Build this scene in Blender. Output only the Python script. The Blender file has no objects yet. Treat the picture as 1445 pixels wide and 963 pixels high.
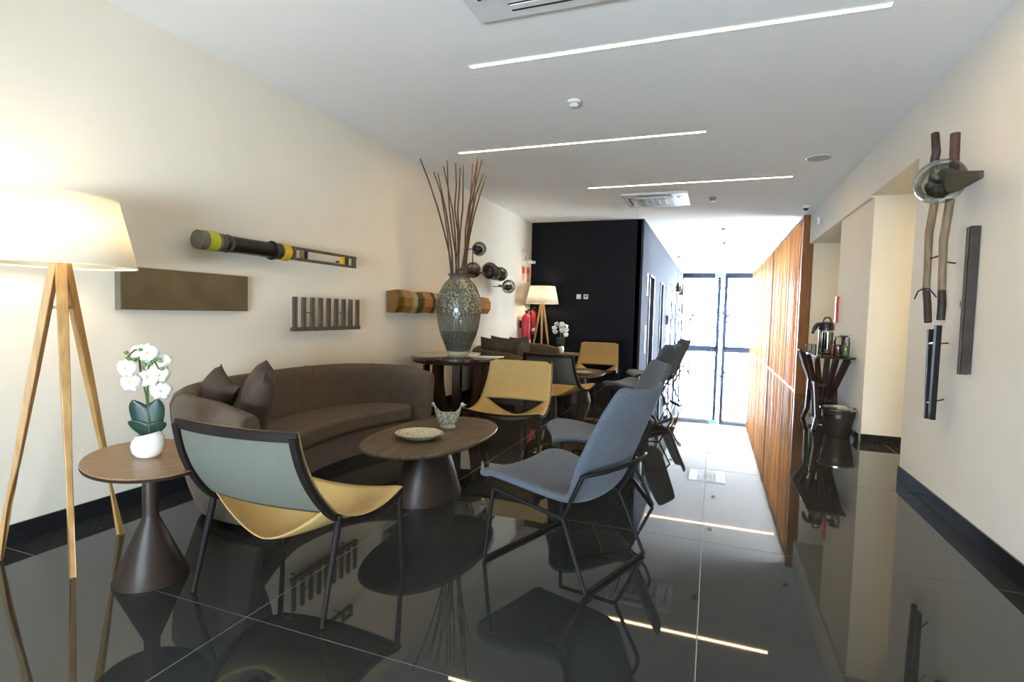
import bpy, bmesh, math, random
from mathutils import Vector, Matrix, Euler
PI = math.pi
random.seed(7)
S = bpy.context.scene
COL = S.collection

# ------------------------------------------------------------------ camera
cam_d = bpy.data.cameras.new('camera'); cam = bpy.data.objects.new('camera', cam_d); COL.objects.link(cam)
cam_d.sensor_fit = 'HORIZONTAL'; cam_d.sensor_width = 36.0; cam_d.lens = 36.0*758.0/1445.0
cam_d.clip_start = 0.05; cam_d.clip_end = 300
cam.matrix_world = (Matrix.Translation((0, 0, 1.30)) @ Matrix.Rotation(math.radians(20.392), 4, 'Z')
                    @ Matrix.Rotation(math.radians(90-3.071), 4, 'X') @ Matrix.Rotation(math.radians(1.4534), 4, 'Z'))
S.camera = cam
# ------------------------------------------------------------------ world, lights, exposure
W = bpy.data.worlds.new('world'); S.world = W; W.use_nodes = True
SKY = 32.0
bg = W.node_tree.nodes['Background']; bg.inputs[0].default_value = (0.80, 0.90, 1.0, 1); bg.inputs[1].default_value = SKY
S.view_settings.view_transform = 'Standard'; S.view_settings.look = 'None'
S.view_settings.exposure = 1.6; S.view_settings.gamma = 1.0; S.view_settings.use_curve_mapping = False
STRIP_E = 22.0          # radiance of the LED strips
LAMP_W = 6.2           # watts of the floor lamp bulbs
RECESS_E = 62.0

def portal(name, loc, rot, sx, sy):
    l = bpy.data.lights.new(name, 'AREA'); l.shape = 'RECTANGLE'; l.size = sx; l.size_y = sy
    l.cycles.is_portal = True
    o = bpy.data.objects.new(name, l); o.location = loc; o.rotation_euler = rot; COL.objects.link(o)
portal('daylight_far_glass', (0.17, 23.75, 1.55), (-PI/2, 0, 0), 2.9, 3.0)
portal('daylight_side_glass', (3.35, 17.0, 1.55), (0, PI/2, 0), 3.0, 12.6)
portal('daylight_rear_fill', (-0.6, -3.2, 0.80), (PI/2, 0, 0), 2.8, 0.9)  # guides sky light through the added, unseen rear window
portal('daylight_left_opening', (-1.6, 19.95, 1.15), (0, -PI/2, 0), 2.3, 6.9)

sun_d = bpy.data.lights.new('sun', 'SUN'); sun_d.energy = 34.0; sun_d.angle = math.radians(2.0); sun_d.color = (1.0, 0.93, 0.82)
sun = bpy.data.objects.new('sun', sun_d); COL.objects.link(sun); sun.rotation_euler = Vector((-1.0, -0.25, -0.80)).to_track_quat('-Z', 'Y').to_euler()

# ------------------------------------------------------------------ materials
MATS = {}
def new_mat(name):
    m = bpy.data.materials.new(name); m.use_nodes = True
    nt = m.node_tree; b = nt.nodes['Principled BSDF']
    return m, nt, b
def mat(name, c, rough=0.5, metal=0.0, spec=0.5, c2=None, scale=8.0, stretch=(1,1,1), bump=0.0, bscale=None, detail=4, coat=0.0, sheen=0.0):
    if name in MATS: return MATS[name]
    m, nt, b = new_mat(name)
    b.inputs['Base Color'].default_value = (*c, 1); b.inputs['Roughness'].default_value = rough
    b.inputs['Metallic'].default_value = metal; b.inputs['Specular IOR Level'].default_value = spec
    if coat: b.inputs['Coat Weight'].default_value = coat; b.inputs['Coat Roughness'].default_value = 0.1
    if sheen: b.inputs['Sheen Weight'].default_value = sheen
    tc = nt.nodes.new('ShaderNodeTexCoord'); mp = nt.nodes.new('ShaderNodeMapping'); mp.inputs['Scale'].default_value = stretch
    nt.links.new(tc.outputs['Object'], mp.inputs[0])
    n = nt.nodes.new('ShaderNodeTexNoise'); n.inputs['Scale'].default_value = scale; n.inputs['Detail'].default_value = detail
    nt.links.new(mp.outputs[0], n.inputs['Vector'])
    if c2 is None: c2 = tuple(x*0.88 for x in c)
    r = nt.nodes.new('ShaderNodeValToRGB'); r.color_ramp.elements[0].position = 0.35; r.color_ramp.elements[1].position = 0.68
    r.color_ramp.elements[0].color = (*c2, 1); r.color_ramp.elements[1].color = (*c, 1)
    nt.links.new(n.outputs[0], r.inputs[0]); nt.links.new(r.outputs[0], b.inputs['Base Color'])
    if bump:
        n2 = nt.nodes.new('ShaderNodeTexNoise'); n2.inputs['Scale'].default_value = bscale or scale*4; n2.inputs['Detail'].default_value = 3
        nt.links.new(mp.outputs[0], n2.inputs['Vector'])
        bp = nt.nodes.new('ShaderNodeBump'); bp.inputs['Strength'].default_value = bump; bp.inputs['Distance'].default_value = 0.01
        nt.links.new(n2.outputs[0], bp.inputs['Height']); nt.links.new(bp.outputs[0], b.inputs['Normal'])
    MATS[name] = m; return m
def emit(name, c, s):
    if name in MATS: return MATS[name]
    m, nt, b = new_mat(name)
    b.inputs['Base Color'].default_value = (*c, 1); b.inputs['Emission Color'].default_value = (*c, 1); b.inputs['Emission Strength'].default_value = s
    MATS[name] = m; return m
def thin_glass(name, tint=(0.95, 0.98, 1), rough=0.0, gain=1.0):
    m = bpy.data.materials.new(name); m.use_nodes = True; nt = m.node_tree; nt.nodes.clear()
    o = nt.nodes.new('ShaderNodeOutputMaterial'); mx = nt.nodes.new('ShaderNodeMixShader')
    t = nt.nodes.new('ShaderNodeBsdfTransparent'); t.inputs[0].default_value = (*tint, 1)
    g = nt.nodes.new('ShaderNodeBsdfGlossy'); g.inputs['Roughness'].default_value = rough
    f = nt.nodes.new('ShaderNodeFresnel'); f.inputs[0].default_value = 1.5
    mu = nt.nodes.new('ShaderNodeMath'); mu.operation = 'MULTIPLY'; mu.inputs[1].default_value = gain; mu.use_clamp = True
    nt.links.new(f.outputs[0], mu.inputs[0]); nt.links.new(mu.outputs[0], mx.inputs[0])
    nt.links.new(t.outputs[0], mx.inputs[1]); nt.links.new(g.outputs[0], mx.inputs[2]); nt.links.new(mx.outputs[0], o.inputs[0])
    MATS[name] = m; return m

WALL = mat('wall_paint_cream', (0.80, 0.745, 0.63), 0.75, spec=0.25, c2=(0.785, 0.73, 0.615), scale=3, bump=0.03, bscale=120)
RWALL = mat('wall_paint_right', (0.84, 0.80, 0.715), 0.75, spec=0.25, c2=(0.83, 0.79, 0.705), scale=3, bump=0.03, bscale=120)
CEIL = mat('ceiling_paint', (0.87, 0.865, 0.855), 0.8, spec=0.2, c2=(0.86, 0.855, 0.845), scale=2)
BLACKW = mat('black_wall_paint', (0.0055, 0.006, 0.0085), 0.5, spec=0.12, c2=(0.0045, 0.005, 0.007), scale=6)
GREYW = mat('dark_satin_wall', (0.045, 0.050, 0.062), 0.8, spec=0.04, c2=(0.036, 0.041, 0.052), scale=4, stretch=(1, 4, 0.3))
WHITE = mat('white_plastic', (0.78, 0.78, 0.77), 0.4)
WHITEG = mat('white_glazed', (0.80, 0.79, 0.74), 0.12, spec=0.6, coat=0.4)
GREYP = mat('grey_plastic', (0.22, 0.22, 0.21), 0.5)
DARKP = mat('dark_plastic', (0.015, 0.015, 0.016), 0.35)
GRANITE = mat('black_granite_skirting', (0.018, 0.019, 0.021), 0.12, spec=0.6, c2=(0.010, 0.011, 0.012), scale=60)
GROUT = mat('grey_grout', (0.33, 0.34, 0.33), 0.7)
FRAME = mat('blue_grey_metal_frame', (0.018, 0.028, 0.055), 0.5, spec=0.2)
OAK = mat('oiled_oak', (0.50, 0.29, 0.10), 0.45, c2=(0.36, 0.19, 0.06), scale=9, stretch=(6, 6, 0.6), bump=0.05)
OAKTOP = mat('pale_walnut_veneer', (0.34, 0.205, 0.10), 0.4, c2=(0.24, 0.14, 0.066), scale=7, stretch=(9, 0.8, 1))
WALNUT = mat('smoked_walnut_veneer', (0.16, 0.108, 0.060), 0.45, c2=(0.055, 0.036, 0.021), scale=9, stretch=(7, 0.5, 1), spec=0.3, bump=0.04)
BRONZE = mat('dark_bronze_lacquer', (0.033, 0.021, 0.015), 0.45, metal=0.0, spec=0.3, c2=(0.024, 0.015, 0.010), scale=7)
WENGE = mat('dark_wenge_wood', (0.048, 0.022, 0.015), 0.45, c2=(0.028, 0.013, 0.009), scale=8, stretch=(6, 6, 0.6), spec=0.2)
SLAT = mat('orange_slat_wood', (0.30, 0.125, 0.033), 0.42, c2=(0.20, 0.08, 0.022), scale=6, stretch=(5, 5, 0.4), spec=0.28)
def vary(m, lo, hi):
    nt = m.node_tree; b = nt.nodes['Principled BSDF']; l = b.inputs['Base Color'].links[0]; src = l.from_socket
    oi = nt.nodes.new('ShaderNodeObjectInfo'); mr = nt.nodes.new('ShaderNodeMapRange'); mr.inputs[3].default_value = lo; mr.inputs[4].default_value = hi
    hs = nt.nodes.new('ShaderNodeHueSaturation'); nt.links.new(oi.outputs['Random'], mr.inputs[0]); nt.links.new(mr.outputs[0], hs.inputs['Value'])
    nt.links.new(src, hs.inputs['Color']); nt.links.new(hs.outputs[0], b.inputs['Base Color'])
vary(SLAT, 0.55, 1.35)
SOFA = mat('taupe_sofa_fabric', (0.118, 0.088, 0.065), 0.9, c2=(0.098, 0.073, 0.054), scale=14, bump=0.12, bscale=260, sheen=0.04, spec=0.15)
PILLOW = mat('dark_taupe_pillow', (0.072, 0.053, 0.039), 0.8, c2=(0.048, 0.036, 0.026), scale=9, bump=0.2, bscale=22, sheen=0.04, spec=0.2)
YELLOW = mat('mustard_leather', (0.42, 0.285, 0.105), 0.6, c2=(0.38, 0.255, 0.093), scale=20, bump=0.05, bscale=300, spec=0.3)
GREEN = mat('grey_green_fabric', (0.128, 0.134, 0.106), 0.85, c2=(0.120, 0.126, 0.100), scale=30, bump=0.06, bscale=400, spec=0.25)
CHFRAME = mat('dark_brown_frame', (0.016, 0.011, 0.010), 0.6, spec=0.15, c2=(0.012, 0.008, 0.008))
BLUE = mat('blue_grey_upholstery', (0.085, 0.098, 0.120), 0.9, c2=(0.068, 0.079, 0.098), scale=60, bump=0.1, bscale=400, sheen=0.1, spec=0.25)
STEEL = mat('black_steel_tube', (0.010, 0.009, 0.009), 0.55, spec=0.18)
CHROME = mat('brushed_steel', (0.55, 0.54, 0.52), 0.22, metal=1.0)
RED = mat('red_enamel', (0.55, 0.02, 0.035), 0.3, coat=0.3)
REDD = mat('red_sign', (0.60, 0.05, 0.03), 0.5)
TWIG = mat('brown_twig_bark', (0.115, 0.06, 0.027), 0.7, c2=(0.05, 0.025, 0.012), scale=30, stretch=(1, 1, 0.3), bump=0.2)
PETAL = mat('white_petal', (0.85, 0.85, 0.80), 0.6)
LIP = mat('pale_yellow_lip', (0.75, 0.65, 0.25), 0.5)
LEAF = mat('dark_green_leaf', (0.012, 0.045, 0.028), 0.4, c2=(0.007, 0.026, 0.017), scale=12)
STEM = mat('green_stem', (0.06, 0.10, 0.025), 0.5)
BUD = mat('green_bud', (0.10, 0.20, 0.04), 0.5)
BROWNBOX = mat('rough_olive_brown_panel', (0.150, 0.100, 0.043), 0.7, c2=(0.100, 0.070, 0.032), scale=5, bump=0.15, bscale=40)
OLDWOOD = mat('weathered_grey_wood', (0.12, 0.098, 0.075), 0.7, c2=(0.055, 0.045, 0.035), scale=10, stretch=(5, 5, 0.7), bump=0.3)
DRIFT = mat('light_driftwood', (0.28, 0.20, 0.11), 0.7, c2=(0.17, 0.12, 0.065), scale=12, stretch=(4, 4, 0.6), bump=0.2)
DARKWD = mat('charred_wood', (0.05, 0.032, 0.024), 0.6, c2=(0.02, 0.014, 0.011), scale=10, bump=0.3)
YTAPE = mat('yellow_green_wrap', (0.52, 0.53, 0.02), 0.6, c2=(0.42, 0.44, 0.02), scale=30, stretch=(1, 8, 1), bump=0.2)
YTAPE2 = mat('golden_yellow_wrap', (0.70, 0.45, 0.015), 0.6, c2=(0.6, 0.36, 0.01), scale=30, stretch=(1, 8, 1), bump=0.2)
CONC = mat('concrete_end_cap', (0.17, 0.155, 0.115), 0.8, scale=30, bump=0.2)
CREAMFOOT = mat('cream_glaze', (0.52, 0.48, 0.34), 0.25, coat=0.3)
REDWINE = mat('wine_red_glass_fill', (0.10, 0.02, 0.02), 0.3)
OLIVE = mat('olive_glass_fill', (0.16, 0.17, 0.03), 0.3)
GREENOIL = mat('green_infusion', (0.16, 0.19, 0.05), 0.3)
SNOW = mat('outside_paving', (0.72, 0.73, 0.74), 0.8)
SHRUBM = mat('blue_grey_shrub', (0.008, 0.011, 0.015), 0.9, spec=0.05)
GLASS = thin_glass('clear_pane')
SMOKE = thin_glass('smoky_glass', (0.80, 0.83, 0.80), 0.04, 0.8)
PALEGLASS = thin_glass('jar_glass', (0.86, 0.90, 0.88), 0.02, 1.6)
TOPGLASS = thin_glass('table_glass', (0.75, 0.85, 0.82), 0.0, 1.5)

def tile_mat():
    m, nt, b = new_mat('polished_black_porcelain')
    tc = nt.nodes.new('ShaderNodeTexCoord')
    n = nt.nodes.new('ShaderNodeTexNoise'); n.inputs['Scale'].default_value = 350; n.inputs['Detail'].default_value = 2
    n2 = nt.nodes.new('ShaderNodeTexNoise'); n2.inputs['Scale'].default_value = 1.3; n2.inputs['Detail'].default_value = 5
    nt.links.new(tc.outputs['Object'], n.inputs[0]); nt.links.new(tc.outputs['Object'], n2.inputs[0])
    a = nt.nodes.new('ShaderNodeMath'); a.operation = 'MULTIPLY_ADD'; a.inputs[1].default_value = 0.5
    nt.links.new(n.outputs[0], a.inputs[0]); nt.links.new(n2.outputs[0], a.inputs[2])
    r = nt.nodes.new('ShaderNodeValToRGB'); r.color_ramp.elements[0].position = 0.5; r.color_ramp.elements[1].position = 1.1
    r.color_ramp.elements[0].color = (0.020, 0.0215, 0.0195, 1); r.color_ramp.elements[1].color = (0.036, 0.039, 0.036, 1)
    nt.links.new(a.outputs[0], r.inputs[0]); nt.links.new(r.outputs[0], b.inputs['Base Color'])
    b.inputs['Roughness'].default_value = 0.025; b.inputs['IOR'].default_value = 1.62
    MATS['tile'] = m; return m
TILE = tile_mat()

def shade_mat():
    m, nt, b = new_mat('lamp_shade_linen'); nt.nodes.remove(b)
    o = nt.nodes['Material Output']
    d = nt.nodes.new('ShaderNodeBsdfDiffuse'); d.inputs[0].default_value = (0.85, 0.80, 0.68, 1)
    t = nt.nodes.new('ShaderNodeBsdfTranslucent'); t.inputs[0].default_value = (0.92, 0.88, 0.78, 1)
    mx = nt.nodes.new('ShaderNodeMixShader'); mx.inputs[0].default_value = 0.45
    nt.links.new(d.outputs[0], mx.inputs[1]); nt.links.new(t.outputs[0], mx.inputs[2]); nt.links.new(mx.outputs[0], o.inputs[0])
    MATS['shade'] = m; return m
SHADE = shade_mat()

def math_n(nt, op, a, b=None, clamp=False):
    n = nt.nodes.new('ShaderNodeMath'); n.operation = op; n.use_clamp = clamp
    for i, v in enumerate((a, b)):
        if v is None: continue
        if isinstance(v, (int, float)): n.inputs[i].default_value = v
        else: nt.links.new(v, n.inputs[i])
    return n.outputs[0]

def vase_mat():
    """glazed carved ware: bands by height, arches and scrolls around the girth (object coordinates of the vase, base z = 0)"""
    m, nt, b = new_mat('carved_green_grey_glaze')
    tc = nt.nodes.new('ShaderNodeTexCoord'); sp = nt.nodes.new('ShaderNodeSeparateXYZ'); nt.links.new(tc.outputs['Object'], sp.inputs[0])
    x, y, z = sp.outputs
    ang = math_n(nt, 'ARCTAN2', y, x)
    u = math_n(nt, 'MULTIPLY', ang, 0.235)                       # metres around the girth
    cmb = nt.nodes.new('ShaderNodeCombineXYZ'); nt.links.new(u, cmb.inputs[0]); nt.links.new(z, cmb.inputs[1])
    # scrolls
    v = nt.nodes.new('ShaderNodeTexVoronoi'); v.feature = 'SMOOTH_F1'; v.inputs['Scale'].default_value = 17; nt.links.new(cmb.outputs[0], v.inputs['Vector'])
    rings = math_n(nt, 'SINE', math_n(nt, 'MULTIPLY', v.outputs['Distance'], 26.0))
    nz = nt.nodes.new('ShaderNodeTexNoise'); nz.inputs['Scale'].default_value = 45; nz.inputs['Detail'].default_value = 3; nt.links.new(cmb.outputs[0], nz.inputs['Vector'])
    scroll = math_n(nt, 'ADD', math_n(nt, 'MULTIPLY', rings, 0.35), math_n(nt, 'MULTIPLY', math_n(nt, 'SUBTRACT', nz.outputs[0], 0.45), 3.2))
    # arches band: distance to arch centre rows
    uf = math_n(nt, 'SUBTRACT', math_n(nt, 'FRACT', math_n(nt, 'DIVIDE', u, 0.123)), 0.5)
    uu = math_n(nt, 'MULTIPLY', uf, 0.123)
    zc = math_n(nt, 'MAXIMUM', math_n(nt, 'SUBTRACT', z, 0.375), 0.0)
    dist = math_n(nt, 'SQRT', math_n(nt, 'ADD', math_n(nt, 'MULTIPLY', uu, uu), math_n(nt, 'MULTIPLY', zc, zc)))
    arch = math_n(nt, 'SINE', math_n(nt, 'MULTIPLY', dist, 330.0))
    # diagonal hatch at the foot
    hatch = math_n(nt, 'MULTIPLY', math_n(nt, 'SINE', math_n(nt, 'MULTIPLY', math_n(nt, 'ADD', u, z), 260.0)), 0.5)
    hatch = math_n(nt, 'SUBTRACT', math_n(nt, 'ADD', hatch, math_n(nt, 'MULTIPLY', math_n(nt, 'SUBTRACT', nz.outputs[0], 0.5), 2.5)), 0.30)
    def band(lo, hi): return math_n(nt, 'MULTIPLY', math_n(nt, 'GREATER_THAN', z, lo), math_n(nt, 'LESS_THAN', z, hi))
    # vertical panel borders in the big band
    pf = math_n(nt, 'ABSOLUTE', math_n(nt, 'SUBTRACT', math_n(nt, 'FRACT', math_n(nt, 'DIVIDE', u, 0.246)), 0.5))
    border = math_n(nt, 'GREATER_THAN', pf, 0.44)
    panel = math_n(nt, 'ADD', math_n(nt, 'MULTIPLY', scroll, math_n(nt, 'SUBTRACT', 1.0, border)), math_n(nt, 'MULTIPLY', border, math_n(nt, 'MULTIPLY', math_n(nt, 'SINE', math_n(nt, 'MULTIPLY', z, 300.0)), 0.3)))
    tot = math_n(nt, 'MULTIPLY', panel, band(0.50, 0.735))
    tot = math_n(nt, 'ADD', tot, math_n(nt, 'MULTIPLY', scroll, band(0.765, 0.875)))
    tot = math_n(nt, 'ADD', tot, math_n(nt, 'MULTIPLY', arch, math_n(nt, 'MULTIPLY', band(0.285, 0.455), 0.7)))
    tot = math_n(nt, 'ADD', tot, math_n(nt, 'MULTIPLY', hatch, band(0.075, 0.285)))
    rim = math_n(nt, 'MULTIPLY', math_n(nt, 'SINE', math_n(nt, 'MULTIPLY', ang, 40.0)), math_n(nt, 'MULTIPLY', band(0.455, 0.50), 0.35))
    rim2 = math_n(nt, 'MULTIPLY', math_n(nt, 'SINE', math_n(nt, 'MULTIPLY', ang, 40.0)), math_n(nt, 'MULTIPLY', band(0.735, 0.765), 0.35))
    tot = math_n(nt, 'ADD', math_n(nt, 'ADD', tot, rim), rim2)
    r = nt.nodes.new('ShaderNodeValToRGB'); e = r.color_ramp.elements
    e[0].position = 0.22; e[0].color = (0.036, 0.040, 0.030, 1); e[1].position = 0.95; e[1].color = (0.46, 0.43, 0.28, 1)
    k = e.new(0.5); k.color = (0.105, 0.105, 0.078, 1)
    sc = math_n(nt, 'MULTIPLY_ADD', tot, 0.42, True); sc.node.inputs[2].default_value = 0.42
    nt.links.new(sc, r.inputs[0])
    # cream foot
    mx = nt.nodes.new('ShaderNodeMix'); mx.data_type = 'RGBA'; nt.links.new(math_n(nt, 'LESS_THAN', z, 0.05), mx.inputs[0])
    nt.links.new(r.outputs[0], mx.inputs[6]); mx.inputs[7].default_value = (0.45, 0.42, 0.28, 1)
    nt.links.new(mx.outputs[2], b.inputs['Base Color']); b.inputs['Roughness'].default_value = 0.22; b.inputs['Coat Weight'].default_value = 0.5
    bp = nt.nodes.new('ShaderNodeBump'); bp.inputs['Strength'].default_value = 0.6; bp.inputs['Distance'].default_value = 0.006
    nt.links.new(sc, bp.inputs['Height']); nt.links.new(bp.outputs[0], b.inputs['Normal'])
    return m
VASE = vase_mat()

def speckle_mat(name, light, dark, scale, thr=0.5, stretch=(1,1,1)):
    m, nt, b = new_mat(name)
    tc = nt.nodes.new('ShaderNodeTexCoord'); mp = nt.nodes.new('ShaderNodeMapping'); mp.inputs['Scale'].default_value = stretch
    nt.links.new(tc.outputs['Object'], mp.inputs[0])
    v = nt.nodes.new('ShaderNodeTexVoronoi'); v.inputs['Scale'].default_value = scale; v.feature = 'DISTANCE_TO_EDGE'
    n = nt.nodes.new('ShaderNodeTexNoise'); n.inputs['Scale'].default_value = scale*1.6; n.inputs['Detail'].default_value = 4
    nt.links.new(mp.outputs[0], v.inputs['Vector']); nt.links.new(mp.outputs[0], n.inputs['Vector'])
    a = math_n(nt, 'ADD', math_n(nt, 'MULTIPLY', v.outputs['Distance'], 1.6), n.outputs[0])
    r = nt.nodes.new('ShaderNodeValToRGB'); r.color_ramp.elements[0].position = thr; r.color_ramp.elements[1].position = thr+0.22
    r.color_ramp.elements[0].color = (*dark, 1); r.color_ramp.elements[1].color = (*light, 1)
    nt.links.new(a, r.inputs[0]); nt.links.new(r.outputs[0], b.inputs['Base Color']); b.inputs['Roughness'].default_value = 0.25
    b.inputs['Coat Weight'].default_value = 0.4
    return m
HENM = speckle_mat('feathered_glaze', (0.50, 0.50, 0.36), (0.07, 0.085, 0.07), 75, 0.52, (1, 1, 0.35))
PLATEM = speckle_mat('speckled_plate_glaze', (0.55, 0.53, 0.38), (0.13, 0.13, 0.09), 40, 0.40)

def stripes_mat():
    m, nt, b = new_mat('striped_lacquer_panel')
    tc = nt.nodes.new('ShaderNodeTexCoord'); sp = nt.nodes.new('ShaderNodeSeparateXYZ'); nt.links.new(tc.outputs['Object'], sp.inputs[0])
    n = nt.nodes.new('ShaderNodeTexNoise'); n.inputs['Scale'].default_value = 6; nt.links.new(tc.outputs['Object'], n.inputs['Vector'])
    t = math_n(nt, 'DIVIDE', math_n(nt, 'ADD', sp.outputs[1], math_n(nt, 'MULTIPLY', math_n(nt, 'SUBTRACT', n.outputs[0], 0.5), 0.05)), 2.68)
    r = nt.nodes.new('ShaderNodeValToRGB'); r.color_ramp.interpolation = 'LINEAR'
    cols = [(0, (.16,.07,.01)), (.03, (.06,.05,.01)), (.06, (.34,.15,.03)), (.12, (.30,.16,.04)), (.135, (.45,.38,.14)), (.165, (.42,.36,.14)), (.175, (.035,.04,.008)), (.215, (.05,.05,.01)),
            (.225, (.42,.17,.03)), (.29, (.36,.14,.04)), (.30, (.05,.04,.01)), (.325, (.06,.05,.012)), (.335, (.48,.42,.19)), (.37, (.44,.38,.16)), (.38, (.04,.035,.008)), (.41, (.08,.06,.01)), (.42, (.50,.25,.012)), (.56, (.52,.24,.012)), (.60, (.10,.06,.01)), (.68, (.42,.34,.13)), (.78, (.22,.10,.03)), (1, (.44,.21,.03))]
    e = r.color_ramp.elements
    e[0].position = 0; e[0].color = (*cols[0][1], 1); e[1].position = 1; e[1].color = (*cols[-1][1], 1)
    for p, c in cols[1:-1]:
        k = e.new(p); k.color = (*c, 1)
    nt.links.new(t, r.inputs[0]); nt.links.new(r.outputs[0], b.inputs['Base Color']); b.inputs['Roughness'].default_value = 0.4
    return m
STRIPES = stripes_mat()

# ------------------------------------------------------------------ mesh helpers
def nb(): return bmesh.new()
def box(bm, c, s, rot=None):
    r = bmesh.ops.create_cube(bm, size=1.0); M = Matrix.Translation(c) @ ((rot.to_matrix().to_4x4() if rot else Matrix.Identity(4))) @ Matrix.Diagonal((*s, 1))
    bmesh.ops.transform(bm, matrix=M, verts=r['verts']); return r['verts']
def box2(bm, a, b): return box(bm, [(a[i]+b[i])/2 for i in range(3)], [abs(b[i]-a[i]) for i in range(3)])
def loft(bm, rings, cap=True, closed=True):
    vs = [[bm.verts.new(p) for p in r] for r in rings]
    n = len(vs[0])
    for i in range(len(vs)-1):
        for j in range(n if closed else n-1):
            k = (j+1) % n
            try: bm.faces.new((vs[i][j], vs[i][k], vs[i+1][k], vs[i+1][j]))
            except ValueError: pass
    if cap and closed:
        bm.faces.new(list(reversed(vs[0]))); bm.faces.new(vs[-1])
    return vs
def tube(bm, pts, rad, n=8, cap=True):
    pts = [Vector(p) for p in pts]
    if isinstance(rad, (int, float)): rad = [rad]*len(pts)
    rings = []; up = None
    for i, p in enumerate(pts):
        d = (pts[min(i+1, len(pts)-1)] - pts[max(i-1, 0)]).normalized()
        if up is None: up = Vector((0, 0, 1)) if abs(d.z) < 0.9 else Vector((1, 0, 0))
        a = d.cross(up).normalized(); b = a.cross(d).normalized(); up = b
        rings.append([p + (a*math.cos(2*PI*k/n) + b*math.sin(2*PI*k/n))*rad[i] for k in range(n)])
    return loft(bm, rings, cap)
def bar(bm, pts, w, t, side=Vector((1, 0, 0))):
    """rectangular section swept along pts; width w along `side`, thickness t across"""
    pts = [Vector(p) for p in pts]; rings = []
    for i, p in enumerate(pts):
        d = (pts[min(i+1, len(pts)-1)] - pts[max(i-1, 0)]).normalized()
        a = (side - d*side.dot(d)).normalized(); b = d.cross(a).normalized()
        rings.append([p+a*w/2+b*t/2, p-a*w/2+b*t/2, p-a*w/2-b*t/2, p+a*w/2-b*t/2])
    return loft(bm, rings)
def lathe(bm, prof, c=(0, 0, 0), n=32, sx=1.0, sy=1.0, cap=True):
    rings = []
    for r, z in prof:
        rings.append([(c[0]+r*sx*math.cos(2*PI*k/n), c[1]+r*sy*math.sin(2*PI*k/n), c[2]+z) for k in range(n)])
    vs = [[bm.verts.new(p) for p in r] for r in rings]
    for i in range(len(vs)-1):
        for j in range(n):
            k = (j+1) % n; bm.faces.new((vs[i][j], vs[i][k], vs[i+1][k], vs[i+1][j]))
    if cap:
        bm.faces.new(list(reversed(vs[0]))); bm.faces.new(vs[-1])
    return vs
def prism(bm, pts, z0, z1):
    a = [bm.verts.new((x, y, z0)) for x, y in pts]; b = [bm.verts.new((x, y, z1)) for x, y in pts]
    n = len(pts)
    bm.faces.new(list(reversed(a))); bm.faces.new(b)
    for i in range(n): bm.faces.new((a[i], a[(i+1) % n], b[(i+1) % n], b[i]))
def ball(bm, c, r, seg=16, sc=(1, 1, 1), rot=None):
    v = bmesh.ops.create_uvsphere(bm, u_segments=seg, v_segments=max(6, seg//2), radius=r)['verts']
    M = Matrix.Translation(c) @ (rot.to_matrix().to_4x4() if rot else Matrix.Identity(4)) @ Matrix.Diagonal((*sc, 1))
    bmesh.ops.transform(bm, matrix=M, verts=v)
def catmull(pts, n=6):
    pts = [Vector(p) for p in pts]; out = []
    for i in range(len(pts)-1):
        p0 = pts[max(i-1, 0)]; p1 = pts[i]; p2 = pts[i+1]; p3 = pts[min(i+2, len(pts)-1)]
        for k in range(n):
            t = k/n
            out.append(0.5*((2*p1)+(p2-p0)*t+(2*p0-5*p1+4*p2-p3)*t*t+(3*p1-p0-3*p2+p3)*t**3))
    out.append(pts[-1]); return out
def obj(name, bm, m, parent=None, smooth=True, bevel=0, seg=2, solid=0, sub=0, angle=40, label=None, loc=None):
    bmesh.ops.recalc_face_normals(bm, faces=bm.faces)
    me = bpy.data.meshes.new(name); bm.to_mesh(me); bm.free()
    me.materials.append(m)
    if smooth:
        me.polygons.foreach_set('use_smooth', [True]*len(me.polygons))
        if not sub: me.set_sharp_from_angle(angle=math.radians(angle))
    o = bpy.data.objects.new(name, me); COL.objects.link(o)
    if loc: o.location = loc
    if parent: o.parent = parent
    if solid:
        s = o.modifiers.new('thickness', 'SOLIDIFY'); s.thickness = solid; s.offset = 0
    if bevel:
        b = o.modifiers.new('bevel', 'BEVEL'); b.width = bevel; b.segments = seg; b.limit_method = 'ANGLE'; b.angle_limit = math.radians(35)
    if sub:
        s = o.modifiers.new('subdivision', 'SUBSURF'); s.levels = sub; s.render_levels = sub
    if label: o['label'] = label
    return o
def tag(o, label, cat, group=None):
    o['label'] = label; o['category'] = cat
    if group: o['group'] = group
    return o
def thing(name, label, cat, loc=(0, 0, 0), rz=0, group=None):
    o = bpy.data.objects.new(name, None); COL.objects.link(o); o.location = loc; o.rotation_euler = (0, 0, rz); o.empty_display_size = 0.1
    return tag(o, label, cat, group)
def struct(name, bm, m, parent=None, smooth=False, **k):
    o = obj(name, bm, m, parent, smooth, **k)
    if parent is None: o['kind'] = 'structure'
    return o
def sempty(name, loc=(0, 0, 0)):
    o = bpy.data.objects.new(name, None); COL.objects.link(o); o.location = loc; o['kind'] = 'structure'; return o
def dup(root, loc, rz, label, group=None):
    r = root.copy(); COL.objects.link(r); r.location = loc; r.rotation_euler = (0, 0, rz); r['label'] = label
    if group: r['group'] = group
    def rec(src, dst):
        for ch in list(src.children):
            c = ch.copy(); COL.objects.link(c); c.parent = dst; rec(ch, c)
    rec(root, r); return r

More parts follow.
